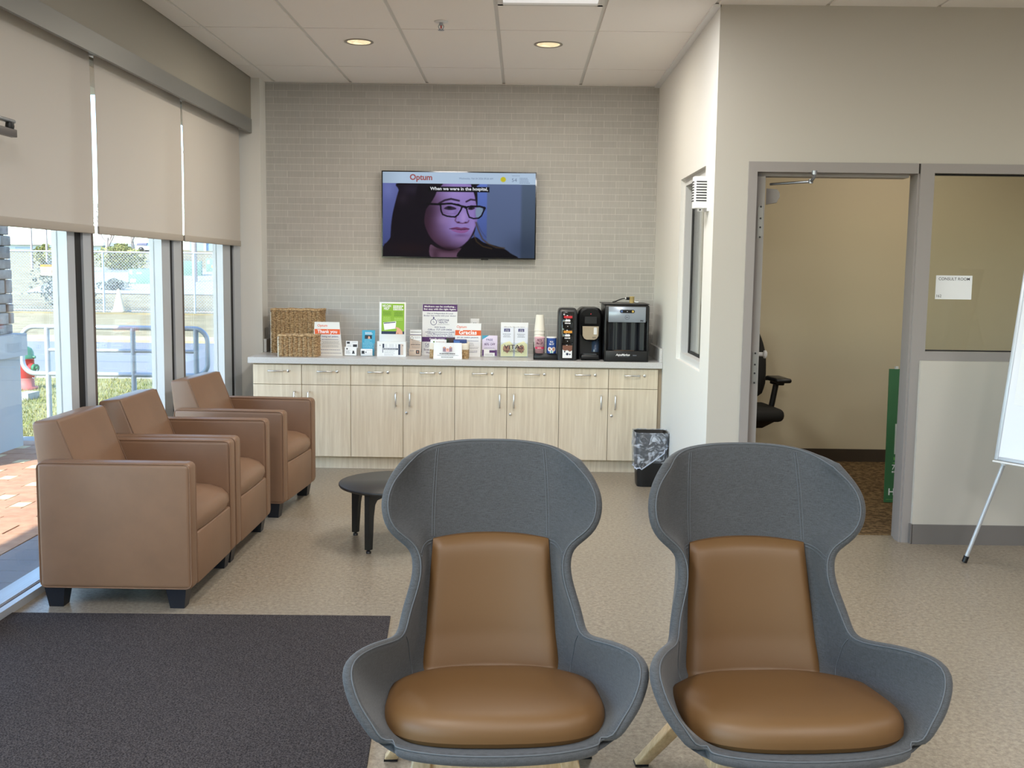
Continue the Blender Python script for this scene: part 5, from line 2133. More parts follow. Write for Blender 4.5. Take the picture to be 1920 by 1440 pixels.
t = thing('water_valve', 'brass valve with a black hose on top of the water dispenser', 'valve', (0.848, 8.10, CT + 0.4405))
b = MB()
b.lathe([(0.019, 0.0), (0.019, 0.044), (0.021, 0.046), (0.021, 0.05), (0.0, 0.051)], n=20)
b.build('body', mat('yellow_brass', (196, 174, 118), 0.4), t)
b = MB()
b.cyl((-0.020, 0, 0.034), (-0.045, 0, 0.034), 0.011)
b.build('collar', BLACK, t)
b = MB()
b.cyl((-0.045, 0, 0.034), (-0.053, 0, 0.034), 0.009)
b.build('ring', WHITE, t)
b = MB()
b.tube([(-0.050, 0, 0.034), (-0.075, 0.0, 0.031), (-0.105, 0.01, 0.020), (-0.125, 0.03, 0.008), (-0.14, 0.08, 0.004)], 0.0045, 8)
b.build('hose', BLACK, t)
b = MB()
b.tube([(0.018, 0, 0.012), (0.034, -0.005, 0.006), (0.05, -0.01, 0.008)], 0.006, 8)
b.build('tail', WHITE, t)

# ================================================================== TELEVISION
TVX0, TVX1, TVZ0, TVZ1 = -1.137, 0.102, 1.627, 2.318
t = thing('television', 'wall mounted television showing a woman with glasses above the worktop', 'television', ((TVX0 + TVX1) / 2, 8.45, (TVZ0 + TVZ1) / 2), 0, None, (0, math.radians(0.0), 0))
hw, hh = (TVX1 - TVX0) / 2, (TVZ1 - TVZ0) / 2
b = MB()
b.rbox((-hw, 0.004, -hh), (hw, 0.045, hh), 0.004, 2)
b.box((-0.35, 0.045, -0.22), (0.35, 0.079, 0.22))
b.build('casing', BLACK, t)
b = MB()
bz = 0.009
for lo, hi in (((-hw, -hh), (hw, -hh + 0.011)), ((-hw, hh - bz), (hw, hh)), ((-hw, -hh + 0.011), (-hw + bz, hh - bz)), ((hw - bz, -hh + 0.011), (hw, hh - bz))):
    b.box((lo[0], 0.0, lo[1]), (hi[0], 0.006, hi[1]))
b.build('bezel', BLACK_GLOSS, t)
b = MB()
b.rbox((0.18, 0.002, -hh - 0.008), (0.24, 0.02, -hh + 0.001), 0.003, 2)
b.build('sensor', BLACK, t)


def inside(px, pz, poly):
    """soft even-odd coverage of a polygon on the pixel grid"""
    n = len(poly)
    ins = np.zeros(px.shape, bool)
    dmin = np.full(px.shape, 1e9)
    for i in range(n):
        (x0, y0), (x1, y1) = poly[i], poly[(i + 1) % n]
        cond = ((y0 > pz) != (y1 > pz))
        xi = (x1 - x0) * (pz - y0) / ((y1 - y0) if y1 != y0 else 1e-9) + x0
        ins ^= cond & (px < xi)
        dx, dy = x1 - x0, y1 - y0
        L2 = dx * dx + dy * dy + 1e-9
        tt = np.clip(((px - x0) * dx + (pz - y0) * dy) / L2, 0, 1)
        d = np.hypot(px - x0 - tt * dx, pz - y0 - tt * dy)
        dmin = np.minimum(dmin, d)
    return np.where(ins, dmin, -dmin)


def smooth_poly(P, k=4):
    P = [np.array(p, float) for p in P]
    out = []
    n = len(P)
    for i in range(n):
        a, b_, c_, d_ = P[i - 1], P[i], P[(i + 1) % n], P[(i + 2) % n]
        for q in range(k):
            s_ = q / k
            out.append(tuple(0.5 * ((2 * b_) + (-a + c_) * s_ + (2 * a - 5 * b_ + 4 * c_ - d_) * s_ * s_ + (-a + 3 * b_ - 3 * c_ + d_) * s_ ** 3)))
    return out


def paint_screen():
    """the picture on the television, as colours on a grid (picture units as seen: 1703 x 975)"""
    W_, H_ = 300, 172
    xs = np.linspace(107, 1810, W_)
    ys = np.linspace(130, 1105, H_)
    X, Y = np.meshgrid(xs, ys)
    img = np.zeros((H_, W_, 3))

    def put(mask, col):
        nonlocal img
        a = np.clip(mask, 0, 1)[..., None]
        c = np.array(col, float) if not isinstance(col, np.ndarray) else col
        img = img * (1 - a) + c * a

    def soft(poly, f=6, sm=True):
        d = inside(X, Y, smooth_poly(poly) if sm else poly)
        return d / f + 0.5

    def gauss(cx, cy, sx, sy):
        return np.exp(-((X - cx) / sx) ** 2 - ((Y - cy) / sy) ** 2)

    def stroke(pts, w, f=4):
        d = np.full(X.shape, 1e9)
        for (x0, y0), (x1, y1) in zip(pts[:-1], pts[1:]):
            dx, dy = x1 - x0, y1 - y0
            tt = np.clip(((X - x0) * dx + (Y - y0) * dy) / (dx * dx + dy * dy + 1e-9), 0, 1)
            d = np.minimum(d, np.hypot(X - x0 - tt * dx, Y - y0 - tt * dy))
        return (w / 2 - d) / f + 0.5

    # backdrop
    t_ = ((Y - 258) / 850)[..., None]
    img[:] = np.array((104, 112, 176)) * (1 - t_) + np.array((62, 72, 124)) * t_
    put(np.clip((X - 1130) / 8, 0, 1), np.array((100, 124, 206)) * (1 - t_ * 0.35))
    put(np.clip((X - 1268) / 8, 0, 1), np.array((96, 112, 150)) * (1 - t_ * 0.12))
    put(np.clip((X - 1640) / 30, 0, 1), np.array((84, 100, 124)) * (1 - t_ * 0.25))
    put(gauss(170, 340, 60, 90) * 0.4, (130, 140, 200))
    put(gauss(1700, 1000, 200, 160) * 0.6, (50, 62, 84))
    # hair mass
    hair = [(318, 250), (285, 340), (250, 470), (220, 600), (203, 720), (196, 830), (190, 890), (150, 945), (122, 975), (122, 1120), (1010, 1120), (1090, 900), (1140, 800), (1160, 620), (1160, 430), (1140, 300), (1125, 250)]
    put(soft(hair, 10), (22, 16, 26))
    put(gauss(430, 330, 120, 60) * 0.35, (70, 62, 84))
    put(gauss(330, 440, 60, 60) * 0.3, (74, 62, 76))
    put(gauss(400, 1010, 260, 70) * 0.25, (62, 30, 26))
    # face
    face = [(700, 262), (660, 400), (615, 500), (585, 600), (575, 700), (600, 790), (645, 880), (715, 950), (810, 1000), (900, 1012), (975, 985), (1045, 930), (1095, 860), (1130, 780), (1158, 700), (1168, 600), (1160, 500), (1152, 420), (1132, 340), (1105, 262)]
    sk = np.array((150, 128, 196)) * np.ones(X.shape + (3,))
    shade = np.clip((X - 560) / 330, 0, 1)[..., None]
    sk = sk * (0.32 + 0.68 * shade) + np.array((34, 10, 8)) * (1 - shade)
    low = np.clip((Y - 780) / 240, 0, 1)[..., None]
    sk = sk * (1 - 0.42 * low) + np.array((60, 28, 34)) * low * 0.3
    fm = np.clip(soft(face, 14), 0, 1)
    put(fm, sk)
    put(fm * gauss(900, 360, 190, 70) * 0.5, (176, 152, 222))
    put(fm * gauss(780, 670, 90, 70) * 0.45, (178, 150, 214))
    put(fm * gauss(1010, 640, 34, 70) * 0.6, (190, 160, 226))
    put(fm * gauss(1130, 720, 36, 80) * 0.35, (172, 146, 220))
    put(fm * gauss(980, 900, 90, 40) * 0.45, (164, 132, 190))
    put(fm * gauss(540, 720, 170, 330) * 0.75, (46, 26, 40))
    put(fm * gauss(620, 560, 70, 90) * 0.4, (40, 26, 44))
    put(fm * gauss(700, 1010, 250, 130) * 0.6, (56, 30, 40))
    put(fm * gauss(1150, 640, 22, 150) * 0.4, (96, 76, 140))
    put(fm * gauss(930, 575, 30, 60) * 0.35, (104, 82, 140))
    # forehead hair line
    put(soft([(520, 250), (770, 250), (722, 320), (690, 400), (650, 470), (600, 540), (560, 560), (480, 480)], 12), (20, 14, 24))
    put(soft([(1090, 250), (1150, 250), (1165, 420), (1162, 520), (1148, 470), (1130, 380)], 8), (22, 18, 26))
    # neck, blouse
    put(soft([(640, 965), (720, 1000), (860, 1030), (985, 1000), (990, 1120), (665, 1120)], 8), (104, 76, 98))
    put(gauss(840, 1015, 150, 34) * 0.85, (40, 22, 32))
    put(gauss(700, 1080, 40, 60) * 0.6, (52, 30, 44))
    put(soft([(975, 1120), (1005, 985), (1075, 905), (1150, 868), (1240, 930), (1370, 965), (1470, 1000), (1540, 1050), (1600, 1120)], 8), (16, 14, 20))
    put(stroke([(1150, 700), (1185, 800), (1225, 890), (1290, 945), (1380, 985), (1470, 992)], 16, 12) * 0.75, (78, 62, 44))
    put(stroke([(1128, 840), (1160, 920), (1230, 975), (1330, 1000)], 12, 12) * 0.6, (96, 74, 40))
    put(stroke([(1165, 700), (1210, 800), (1265, 870)], 8, 10) * 0.5, (60, 56, 80))
    # brows, eyes
    put(stroke([(735, 485), (800, 448), (870, 432), (960, 452)], 20, 10) * 0.9, (38, 26, 44))
    put(stroke([(1040, 462), (1090, 436), (1150, 444)], 18, 10) * 0.9, (40, 28, 46))
    put(soft([(790, 545), (840, 515), (905, 525), (930, 548), (860, 560)], 5), (52, 38, 62))
    put(gauss(850, 532, 22, 16), (14, 12, 22))
    put(soft([(1058, 545), (1095, 520), (1140, 535), (1100, 556)], 5), (56, 40, 64))
    put(gauss(1094, 536, 18, 14), (16, 12, 22))
    put(stroke([(790, 590), (850, 608), (920, 598)], 10, 10) * 0.35, (100, 74, 128))
    # nose and mouth
    put(stroke([(930, 640), (918, 680), (940, 704), (1000, 712), (1060, 700), (1070, 680)], 12, 10) * 0.7, (86, 44, 72))
    put(gauss(955, 700, 16, 8), (44, 18, 30))
    put(gauss(1036, 702, 14, 8), (50, 22, 34))
    put(soft([(860, 776), (930, 756), (985, 764), (1030, 758), (1078, 776), (985, 786)], 5), (112, 60, 104))
    put(soft([(875, 786), (985, 788), (1070, 782), (1040, 815), (985, 826), (920, 812)], 5), (146, 92, 152))
    put(stroke([(855, 776), (920, 780), (985, 788), (1078, 777)], 6, 4), (50, 20, 44))
    put(gauss(985, 850, 70, 16) * 0.5, (96, 66, 112))
    # glasses
    put(soft([(1150, 530), (1232, 528), (1210, 610), (1180, 640), (1150, 640)], 5) * 0.55, (130, 150, 176))
    L_ = [(752, 500), (760, 570), (778, 612), (830, 632), (915, 640), (950, 612), (985, 550), (992, 520), (960, 498), (870, 486), (752, 492)]
    R_ = [(1042, 536), (1056, 590), (1075, 640), (1120, 654), (1180, 650), (1212, 622), (1238, 560), (1246, 526), (1190, 514), (1100, 510), (1050, 524), (1042, 536)]
    put(stroke(L_, 17, 4), (12, 10, 18))
    put(stroke(R_, 16, 4), (12, 10, 18))
    put(stroke([(752, 494), (870, 484), (985, 512), (1045, 524)], 20, 5), (12, 10, 18))
    put(stroke([(1060, 520), (1190, 514), (1250, 532)], 20, 5), (14, 12, 22))
    put(stroke([(985, 530), (1012, 522), (1045, 545)], 14, 5), (12, 10, 18))
    put(stroke([(600, 492), (745, 496)], 22, 6), (12, 10, 16))
    put(gauss(1242, 542, 14, 14), (14, 12, 22))
    # header band and caption box
    hd = np.clip((259 - Y) / 4 + 0.5, 0, 1)
    put(hd, np.array((186, 208, 232)) * (1 - 0.10 * np.clip((320 - X) / 220, 0, 1))[..., None])
    put(soft([(612, 291), (1297, 291), (1297, 352), (612, 352)], 4, False), (10, 10, 14))
    put(soft([(1450 + 30 * math.cos(2 * PI * i / 20), 203 + 30 * math.sin(2 * PI * i / 20)) for i in range(20)], 4, False), (206, 196, 40))
    return img, W_, H_


img, W_, H_ = paint_screen()
scr_w, scr_h = 2 * hw - 2 * bz, 2 * hh - bz - 0.011
me = bpy.data.meshes.new('screen')
vx = np.linspace(-hw + bz, hw - bz, W_)
vz = np.linspace(hh - bz, -hh + 0.011, H_)
GX_, GZ_ = np.meshgrid(vx, vz)
verts = np.stack([GX_, np.full(GX_.shape, 0.0035), GZ_], -1).reshape(-1, 3)
ii = np.arange(H_ - 1)[:, None] * W_ + np.arange(W_ - 1)[None]
faces = np.stack([ii + W_, ii + W_ + 1, ii + 1, ii], -1).reshape(-1, 4)
me.from_pydata(verts.tolist(), [], faces.tolist())
ca = me.color_attributes.new('picture', 'FLOAT_COLOR', 'POINT')
lin_img = np.where(img / 255 <= 0.04045, img / 255 / 12.92, ((img / 255 + 0.055) / 1.055) ** 2.4)
rgba = np.concatenate([lin_img.reshape(-1, 3), np.ones((W_ * H_, 1))], 1)
ca.data.foreach_set('color', rgba.astype(np.float32).ravel())
SCREEN = bpy.data.materials.new('lit_screen')
SCREEN.use_nodes = True
_b = SCREEN.node_tree.nodes['Principled BSDF']
_b.inputs['Base Color'].default_value = (0.002, 0.002, 0.003, 1)
_b.inputs['Roughness'].default_value = 0.25
_b.inputs['Specular IOR Level'].default_value = 0.06
_at = node(SCREEN, 'ShaderNodeVertexColor')
_at.layer_name = 'picture'
SCREEN.node_tree.links.new(_at.outputs[0], _b.inputs['Emission Color'])
_b.inputs['Emission Strength'].default_value = 0.52
me.materials.append(SCREEN)
scr = bpy.data.objects.new('screen', me)
scr.parent = t
C.objects.link(scr)


def sx(px):
    return -hw + bz + (px - 107) / 1703 * scr_w


def sz(pz):
    return hh - bz - (pz - 130) / 975 * scr_h


k_ = scr_w / 1703
b = MB()
y = 0.0022
b.mat(0).text('Optum', sx(534), sz(218), w=250 * k_, y=y, bold=0.03)
b.mat(1).text('When we were in the hospital,', sx(958), sz(332), w=645 * k_, hgt=34 * k_, y=y, bold=0.03)
b.mat(2).text('Wednesday, Feb 04 2026 09:26 AM', sx(1148), sz(206), w=378 * k_, hgt=20 * k_, y=y, shear=0.2)
b.text('54', sx(1574), sz(228), w=56 * k_, hgt=40 * k_, y=y)
for i in range(4):
    lines(b, 2, sx(1632), sx(1755), sz(190 + 18 * i), 1, 0.01, y, 6 * k_, 0.25, 110 + i, False)
lines(b, 2, sx(1548), sx(1640), sz(162), 1, 0.01, y, 4 * k_, 0.0, 120)


def emis(name, col, s_=0.5):
    m = mat(name, (4, 4, 4), 0.4)
    bb = m.node_tree.nodes['Principled BSDF']
    bb.inputs['Emission Color'].default_value = (*lin(col), 1)
    bb.inputs['Emission Strength'].default_value = s_
    return m


b.build('lettering', [emis('screen_red', (156, 64, 66)), emis('screen_white', (226, 230, 236)), emis('screen_slate', (96, 118, 152))], scr)
# ================================================================== SIDE OF THE ROOM: easel, consult room things
t = thing('whiteboard_easel', 'white flip chart board on silver legs at the side of the doorway glass', 'easel', (2.523, 5.50, 0.0))
B0 = Vector((0, 0, 0.572))
rv = Vector((0.55, -0.835, 0)).normalized()
nv = Vector((-0.835, -0.55, 0)).normalized()
up = Vector((0.137, 0.090, 1.02)).normalized()
nrm = rv.cross(up).normalized()
if nrm.dot(nv) < 0:
    nrm = -nrm
EB = Matrix(((rv.x, nrm.x * -1, up.x, B0.x), (rv.y, nrm.y * -1, up.y, B0.y), (rv.z, nrm.z * -1, up.z, B0.z), (0, 0, 0, 1)))
BW, BH = 0.70, 1.03
b = MB()
b.box((0.008, 0.0, 0.008), (BW - 0.008, 0.012, BH - 0.008))
b.xf(EB)
b.build('board', mat('gloss_white_board', (232, 235, 244), 0.25), t)
b = MB()
for lo, hi in (((0, 0), (0.022, BH)), ((BW - 0.022, 0), (BW, BH)), ((0.022, 0), (BW - 0.022, 0.02)), ((0.022, BH - 0.02), (BW - 0.022, BH))):
    b.rbox((lo[0], -0.006, lo[1]), (hi[0], 0.018, hi[1]), 0.004, 2)
b.xf(EB)
b.build('frame', ALU, t)
b = MB()
b.rbox((0.02, -0.05, -0.012), (BW - 0.05, -0.004, -0.002), 0.003, 2)
b.xf(EB)
b.build('pen_tray', WHITE, t)


def easel_leg(p0, p1):
    b = MB()
    b.cyl(p0, p1, 0.0105, n=14)
    d = (Vector(p1) - Vector(p0)).normalized()
    lg = b.build('leg', ALU, t)
    b = MB()
    b.cyl(Vector(p1) - d * 0.035, p1, 0.0145, n=14)
    b.build('foot', BLACK, lg)
    b = MB()
    b.cyl(p0, Vector(p0) + d * 0.03, 0.0145, n=14)
    b.build('collar', WHITE, lg)


easel_leg((0.052, -0.015, 0.575), (-0.112, 0.03, 0.004))
easel_leg(tuple(B0 + rv * (BW - 0.06) + Vector((0, 0, 0.003))), tuple(B0 + rv * (BW + 0.1) - Vector((0, 0, 0.568))))
easel_leg((0.35, -0.16, 1.3), (0.62, 0.12, 0.004))
for i, (u0, u1, v0, v1) in enumerate(((0.06, 0.27, 0.30, 0.60), (0.05, 0.26, 0.625, 0.90))):
    b = MB()
    b.box((u0, -0.0015, v0), (u1, -0.0002, v1))
    lines(b, 1, u0 + 0.10, u1 - 0.01, v1 - 0.06, 5, 0.012, -0.0022, 0.003, 0.3, 140 + i, False)
    b.xf(EB)
    o = b.build('paper_sheet', [PAPER, INK_GREY], None, (2.523, 5.50, 0.0))
    tag(o, ['lower printed paper sheet fixed to the flip chart board', 'upper printed paper sheet fixed to the flip chart board'][i], 'paper')

t = thing('room_sign', 'white CONSULT ROOM 162 paper sign on the side light glass', 'sign', (2.457, 5.9935, 1.475))
b = MB()
b.box((-0.103, 0, -0.067), (0.103, 0.001, 0.068))
b.build('sheet', PAPER, t)
b = MB()
b.text('CONSULT ROOM', 0.0, 0.041, w=0.176, hgt=0.0165, y=-0.0004, bold=0.004)
b.text('162', -0.095, -0.056, w=0.028, y=-0.0004, align='L')
b.build('lettering', INK, t)

t = thing('standing_board', 'tall green advertising board standing inside the consult room', 'sign board', (2.475, 6.98, 0.007), math.radians(2))
b = MB()
b.hexa([(0, 0, 0), (0.62, 0, 0), (0.62, 0.01, 0), (0, 0.01, 0)], [(0.03, 0.1, 0.90), (0.65, 0.1, 0.90), (0.65, 0.11, 0.90), (0.03, 0.11, 0.90)])
b.build('board', mat('green_board', (62, 116, 76), 0.5), t)
b = MB()
s0 = 0
b.mat(0)
b.text('H', 0.100, 0.790, w=0.034, hgt=0.072, y=-0.001)
b.text('o', 0.093, 0.690, w=0.040, hgt=0.072, y=-0.001)
b.text('I', 0.079, 0.575, w=0.010, hgt=0.072, y=-0.001)
b.rect(0.068, 0.575, 0.090, 0.580, -0.001)
b.rect(0.068, 0.642, 0.090, 0.647, -0.001)
b.mat(1).rect(0.055, 0.325, 0.20, 0.53, -0.001)
b.mat(2).flat([(0.085, 0.325), (0.20, 0.325), (0.20, 0.46), (0.12, 0.42)], -0.002)
b.mat(3).rect(0.052, 0.285, 0.075, 0.305, -0.001)
lines(b, 3, 0.05, 0.09, 0.262, 1, 0.01, -0.001, 0.008, 0, 150, False)
b.mat(0).text('72', 0.066, 0.222, w=0.044, y=-0.001, bold=0.02)
lines(b, 0, 0.044, 0.09, 0.200, 1, 0.01, -0.001, 0.012, 0, 151, False)
b.text('Hu', 0.063, 0.050, w=0.072, y=-0.001, bold=0.02)
b.mat(3).rect(0.012, 0.018, 0.30, 0.021, -0.001)
for i, (x, y_, z) in enumerate(b.v):
    b.v[i] = (x + 0.0333 * z, y_ + z * 0.1111, z)
b.build('print', [WHITE_INK, mat('pale_photo_print', (206, 212, 208), 0.6), mat('photo_shadow_print', (130, 126, 112), 0.6), mat('leaf_green_print', (110, 170, 90), 0.6)], t)
b = MB()
b.box((0.07, 0.096, 0.90), (0.09, 0.116, 0.918))
b.build('clip', WHITE, t)

# office chair, mostly hidden behind the open door leaf
CH = mat('black_chair_fabric', (24, 22, 20), 0.8)
t = thing('office_chair', 'black swivel office chair half hidden behind the open consult door', 'office chair', (1.70, 7.95, 0.006), math.radians(6))
b = MB()
b.smooth = True
G = []
for i in range(15):
    v = i / 14
    z = 0.56 + v * 0.55
    w = 0.235 - 0.05 * max(0, (v - 0.55) / 0.45) ** 2 - 0.03 * max(0, (0.2 - v) / 0.2)
    row = []
    for j in range(13):
        a = 2 * PI * j / 13
        e = 0.5
        ex = abs(math.cos(a)) ** e * (1 if math.cos(a) > 0 else -1)
        ey = abs(math.sin(a)) ** e * (1 if math.sin(a) > 0 else -1)
        k = 1.0 if 0 < i < 14 else 0.8
        row.append((ex * w * k, 0.20 + 0.08 * v - 0.06 * math.sin(v * PI) + ey * 0.035 * k, z))
    G.append(row)
b.grid(G, cu=True, flip=True)
b.add(G[-1], [tuple(range(13))[::-1]], True)
b.build('backrest', CH, t)
b = MB()
b.rbox((-0.25, -0.26, 0.43), (0.25, 0.22, 0.53), 0.045, 4)
b.build('seat', CH, t)
b = MB()
b.hexa([(-0.12, -0.12, 0.37), (0.12, -0.12, 0.37), (0.12, 0.12, 0.37), (-0.12, 0.12, 0.37)], [(-0.2, -0.18, 0.43), (0.2, -0.18, 0.43), (0.2, 0.18, 0.43), (-0.2, 0.18, 0.43)])
b.build('seat_pan', BLACK, t)
for s in (-1, 1):
    b = MB()
    b.rbox((s * 0.262 - 0.06, -0.17, 0.715), (s * 0.262 + 0.06, 0.10, 0.75), 0.016, 3)
    b.rbox((s * 0.262 - 0.035, -0.08, 0.69), (s * 0.262 + 0.035, 0.06, 0.717), 0.008, 2)
    b.tube([(s * 0.255, -0.01, 0.70), (s * 0.235, 0.0, 0.56), (s * 0.215, 0.0, 0.46)], 0.022, 10)
    b.build('armrest', BLACK, t)
b = MB()
b.cyl((0, 0, 0.09), (0, 0, 0.38), 0.03)
b.box((-0.035, 0.2, 0.42), (0.035, 0.235, 0.62))
b.rbox((0.20, 0.20, 0.70), (0.262, 0.25, 0.73), 0.004)
b.build('post', BLACK, t)
for k in range(5):
    a = 2 * PI * k / 5 + 0.3
    b = MB()
    b.tube([(0, 0, 0.095), (0.28 * math.cos(a), 0.28 * math.sin(a), 0.065)], [0.03, 0.018], 8)
    lg = b.build('leg', BLACK, t)
    b = MB()
    b.cyl((0.28 * math.cos(a) - 0.02 * math.sin(a), 0.28 * math.sin(a) + 0.02 * math.cos(a), 0.03), (0.28 * math.cos(a) + 0.02 * math.sin(a), 0.28 * math.sin(a) - 0.02 * math.cos(a), 0.03), 0.029)
    b.build('caster', BLACK, lg)

# ================================================================== OUTDOORS
GZ = -0.10
PAVER = mat('paver', (178, 138, 110), 0.85, col2=(162, 120, 94), nscale=14, ndetail=3)
PAVER_Y = mat('paver_cream', (206, 190, 152), 0.85)
PAVER_G = mat('paver_grey', (128, 124, 128), 0.85)
CONC = mat('concrete', (150, 148, 143), 0.85, noise=0.06, nscale=8)
STUCCO = mat('pillar_stucco', (172, 176, 180), 0.85, bump=0.2, bscale=60)
ASPH = mat('asphalt', (116, 118, 122), 0.9, noise=0.08, nscale=30)
GRASS = mat('lawn_grass', (104, 110, 56), 0.95, col2=(150, 140, 94), nscale=3.2, ndetail=10, nrough=0.75)
DRYG = mat('dry_grass', (150, 136, 102), 0.95, col2=(118, 106, 74), nscale=0.9, ndetail=10, nrough=0.7)
KERB = mat('painted_kerb', (178, 162, 118), 0.85)
GALV = mat('galvanised_steel', (166, 174, 184), 0.45, metal=0.35)

# ground planes (each with thickness)
b = MB()
b.box((-14.0, -16, -0.30), (-2.40, 9.15, -0.06))
b.mat(1).box((-14.0, 9.15, -0.30), (-2.40, 9.55, -0.055))
struct(b.build('walkway_base', [mat('sand_bed', (150, 128, 110), 0.9), CONC]))
# pavers: brick pattern with cream inserts, grey border along the storefront
b = MB()
rnd = random.Random(11)
b.mat(2)
y = 4.0
k = 0
while y < 9.1:
    b.box((-2.80, y + 0.004, -0.07), (-2.42, y + 0.196, -0.03))
    y += 0.2
pitch = 0.215
ang = 0.0
for r in range(26):
    y0 = 4.0 + r * pitch
    if y0 > 9.05:
        break
    x = -2.81 - (0.21 if r % 2 else 0.0)
    if r % 2:
        b.mat(0).box((-3.01, y0 + 0.003, -0.07), (-2.81, y0 + pitch - 0.003, -0.03))
    while x > -6.2:
        wcr = 0.10
        b.mat(0).box((x - 0.41 + 0.003, y0 + 0.003, -0.07), (x - 0.003, y0 + pitch - 0.003, -0.03 + rnd.uniform(-0.001, 0.001)))
        b.mat(1).box((x - 0.41 - wcr + 0.003, y0 + 0.045, -0.07), (x - 0.41 - 0.003, y0 + pitch - 0.045, -0.03))
        b.mat(0).box((x - 0.41 - wcr + 0.003, y0 + 0.003, -0.07), (x - 0.41 - 0.003, y0 + 0.042, -0.03))
        b.box((x - 0.41 - wcr + 0.003, y0 + pitch - 0.042, -0.07), (x - 0.41 - 0.003, y0 + pitch - 0.003, -0.03))
        x -= 0.41 + wcr
struct(b.build('walkway_paving', [PAVER, PAVER_Y, PAVER_G]))
b = MB()
b.box((-40, 9.55, -0.40), (14, 15.0, GZ))
struct(b.build('ground_lawn', GRASS))
b = MB()
b.box((-60, 15.0, -0.40), (20, 15.3, GZ + 0.02))
struct(b.build('kerb_strip', CONC))
b = MB()
b.box((-60, 15.3, -0.42), (20, 22.6, GZ - 0.03))
struct(b.build('road', ASPH))
b = MB()
b.box((-60, 22.6, -0.40), (20, 23.9, GZ + 0.02))
struct(b.build('kerb_far', KERB))
b = MB()
b.box((-70, 23.9, -0.40), (25, 36.0, GZ))
b.box((-70, 35.0, -0.40), (25, 35.35, GZ + 0.04))
struct(b.build('ground_verge', DRYG))
b = MB()
G = []
for i in range(12):
    yy = 36 + i * 6
    G.append([(x, yy, GZ + 0.052 * (min(yy, 96) - 36)) for x in (-130, -60, -20, 20)])
b.grid(G, smooth=False, flip=False)
b.grid([[(p[0], p[1], p[2] - 0.5) for p in r] for r in G], smooth=False, flip=True)
struct(b.build('ground_bank', DRYG))
GRAV = mat('pale_gravel', (160, 158, 153), 0.95, noise=0.1, nscale=4)
b = MB()
G = []
for yy in (44, 47, 52, 58, 64):
    G.append([(x, yy, GZ + 0.052 * (yy - 36) + 0.03) for x in (-21 - (yy - 44) * 0.3, -12)])
b.grid(G, smooth=False)
b.grid([[(p[0], p[1], p[2] - 0.1) for p in r] for r in G], smooth=False, flip=True)
struct(b.build('ground_gravel', GRAV))

# grass blades on the near lawn
BLADE = mat('grass_blade', (104, 114, 52), 0.8, col2=(158, 150, 98), nscale=2.5, ndetail=6)
rnd = random.Random(21)
b = MB()
for _ in range(15000):
    yy = 9.6 + 5.3 * rnd.random() ** 1.2
    x = rnd.uniform(-7.2, -2.5)
    a = rnd.uniform(0, PI)
    hgt = rnd.uniform(0.02, 0.055)
    w = rnd.uniform(0.004, 0.009)
    lx, ly = rnd.uniform(-0.03, 0.03), rnd.uniform(-0.03, 0.03)
    c_, s_ = math.cos(a) * w, math.sin(a) * w
    b.add([(x - c_, yy - s_, GZ - 0.005), (x + c_, yy + s_, GZ - 0.005), (x + lx, yy + ly, GZ + hgt)], [(0, 1, 2)], False)
stuff(b.build('grass', BLADE), 'short patchy lawn grass between the paved walkway and the road', 'grass')

# stone pillar of the canopy
STONE = mat('ledge_stone', (132, 120, 116), 0.9, col2=(166, 156, 151), nscale=7, bump=0.5, bscale=30, ndetail=6)
MORT = mat('stone_joint', (96, 90, 88), 0.95)
b = MB()
b.mat(0).box((-4.95, 7.55, -0.06), (-4.32, 8.92, 0.755))
b.mat(0).box((-5.0, 7.50, 0.755), (-4.275, 8.965, 0.945))
b.mat(2).box((-4.90, 7.62, 0.945), (-4.385, 8.845, 3.0))
rnd = random.Random(8)
z = 0.945
while z < 2.98:
    hh_ = rnd.uniform(0.07, 0.13)
    hh_ = min(hh_, 3.0 - z)
    yy = 7.60
    while yy < 8.86:
        ll = rnd.uniform(0.12, 0.34)
        y2 = min(yy + ll, 8.865)
        d = rnd.uniform(0.0, 0.035)
        b.mat(1).rbox((-4.40, yy + 0.003, z + 0.003), (-4.362 + d, y2 - 0.003 + (rnd.uniform(0, 0.03) if y2 > 8.85 else 0), z + hh_ - 0.003), 0.01, 2, True)
        yy = y2
    for face in (7.60, 8.845):
        xx = -4.90
        while xx < -4.37:
            ll = rnd.uniform(0.12, 0.3)
            x2 = min(xx + ll, -4.365)
            d = rnd.uniform(0.0, 0.03)
            if face < 8:
                b.rbox((xx + 0.003, face - d, z + 0.003), (x2 - 0.003, face + 0.04, z + hh_ - 0.003), 0.01, 2, True)
            else:
                b.rbox((xx + 0.003, face - 0.03, z + 0.003), (x2 - 0.003, face + 0.02 + d, z + hh_ - 0.003), 0.01, 2, True)
            xx = x2
    z += hh_
struct(b.build('pillar', [STUCCO, STONE, MORT]))

# pipe railing
t = thing('pipe_railing', 'galvanised pipe railing with looped ends outside the windows', 'railing', (0, 10.35, GZ))
RZ0 = -GZ


def loop_path():
    x0, x1, zt, zb, r = -4.99, -3.13, 1.02, 0.55, 0.13
    pts = []
    for (cx, cz, a0) in ((x1 - r, zt - r, 90), (x1 - r, zb + r, 0), ):
        for k in range(9):
            a = math.radians(a0 - 90 * k / 8)
            pts.append((cx + r * math.cos(a), 0, cz + r * math.sin(a)))
    for (cx, cz, a0) in ((x0 + r, zb + r, 270), (x0 + r, zt - r, 180)):
        for k in range(9):
            a = math.radians(a0 - 90 * k / 8)
            pts.append((cx + r * math.cos(a), 0, cz + r * math.sin(a)))
    return pts


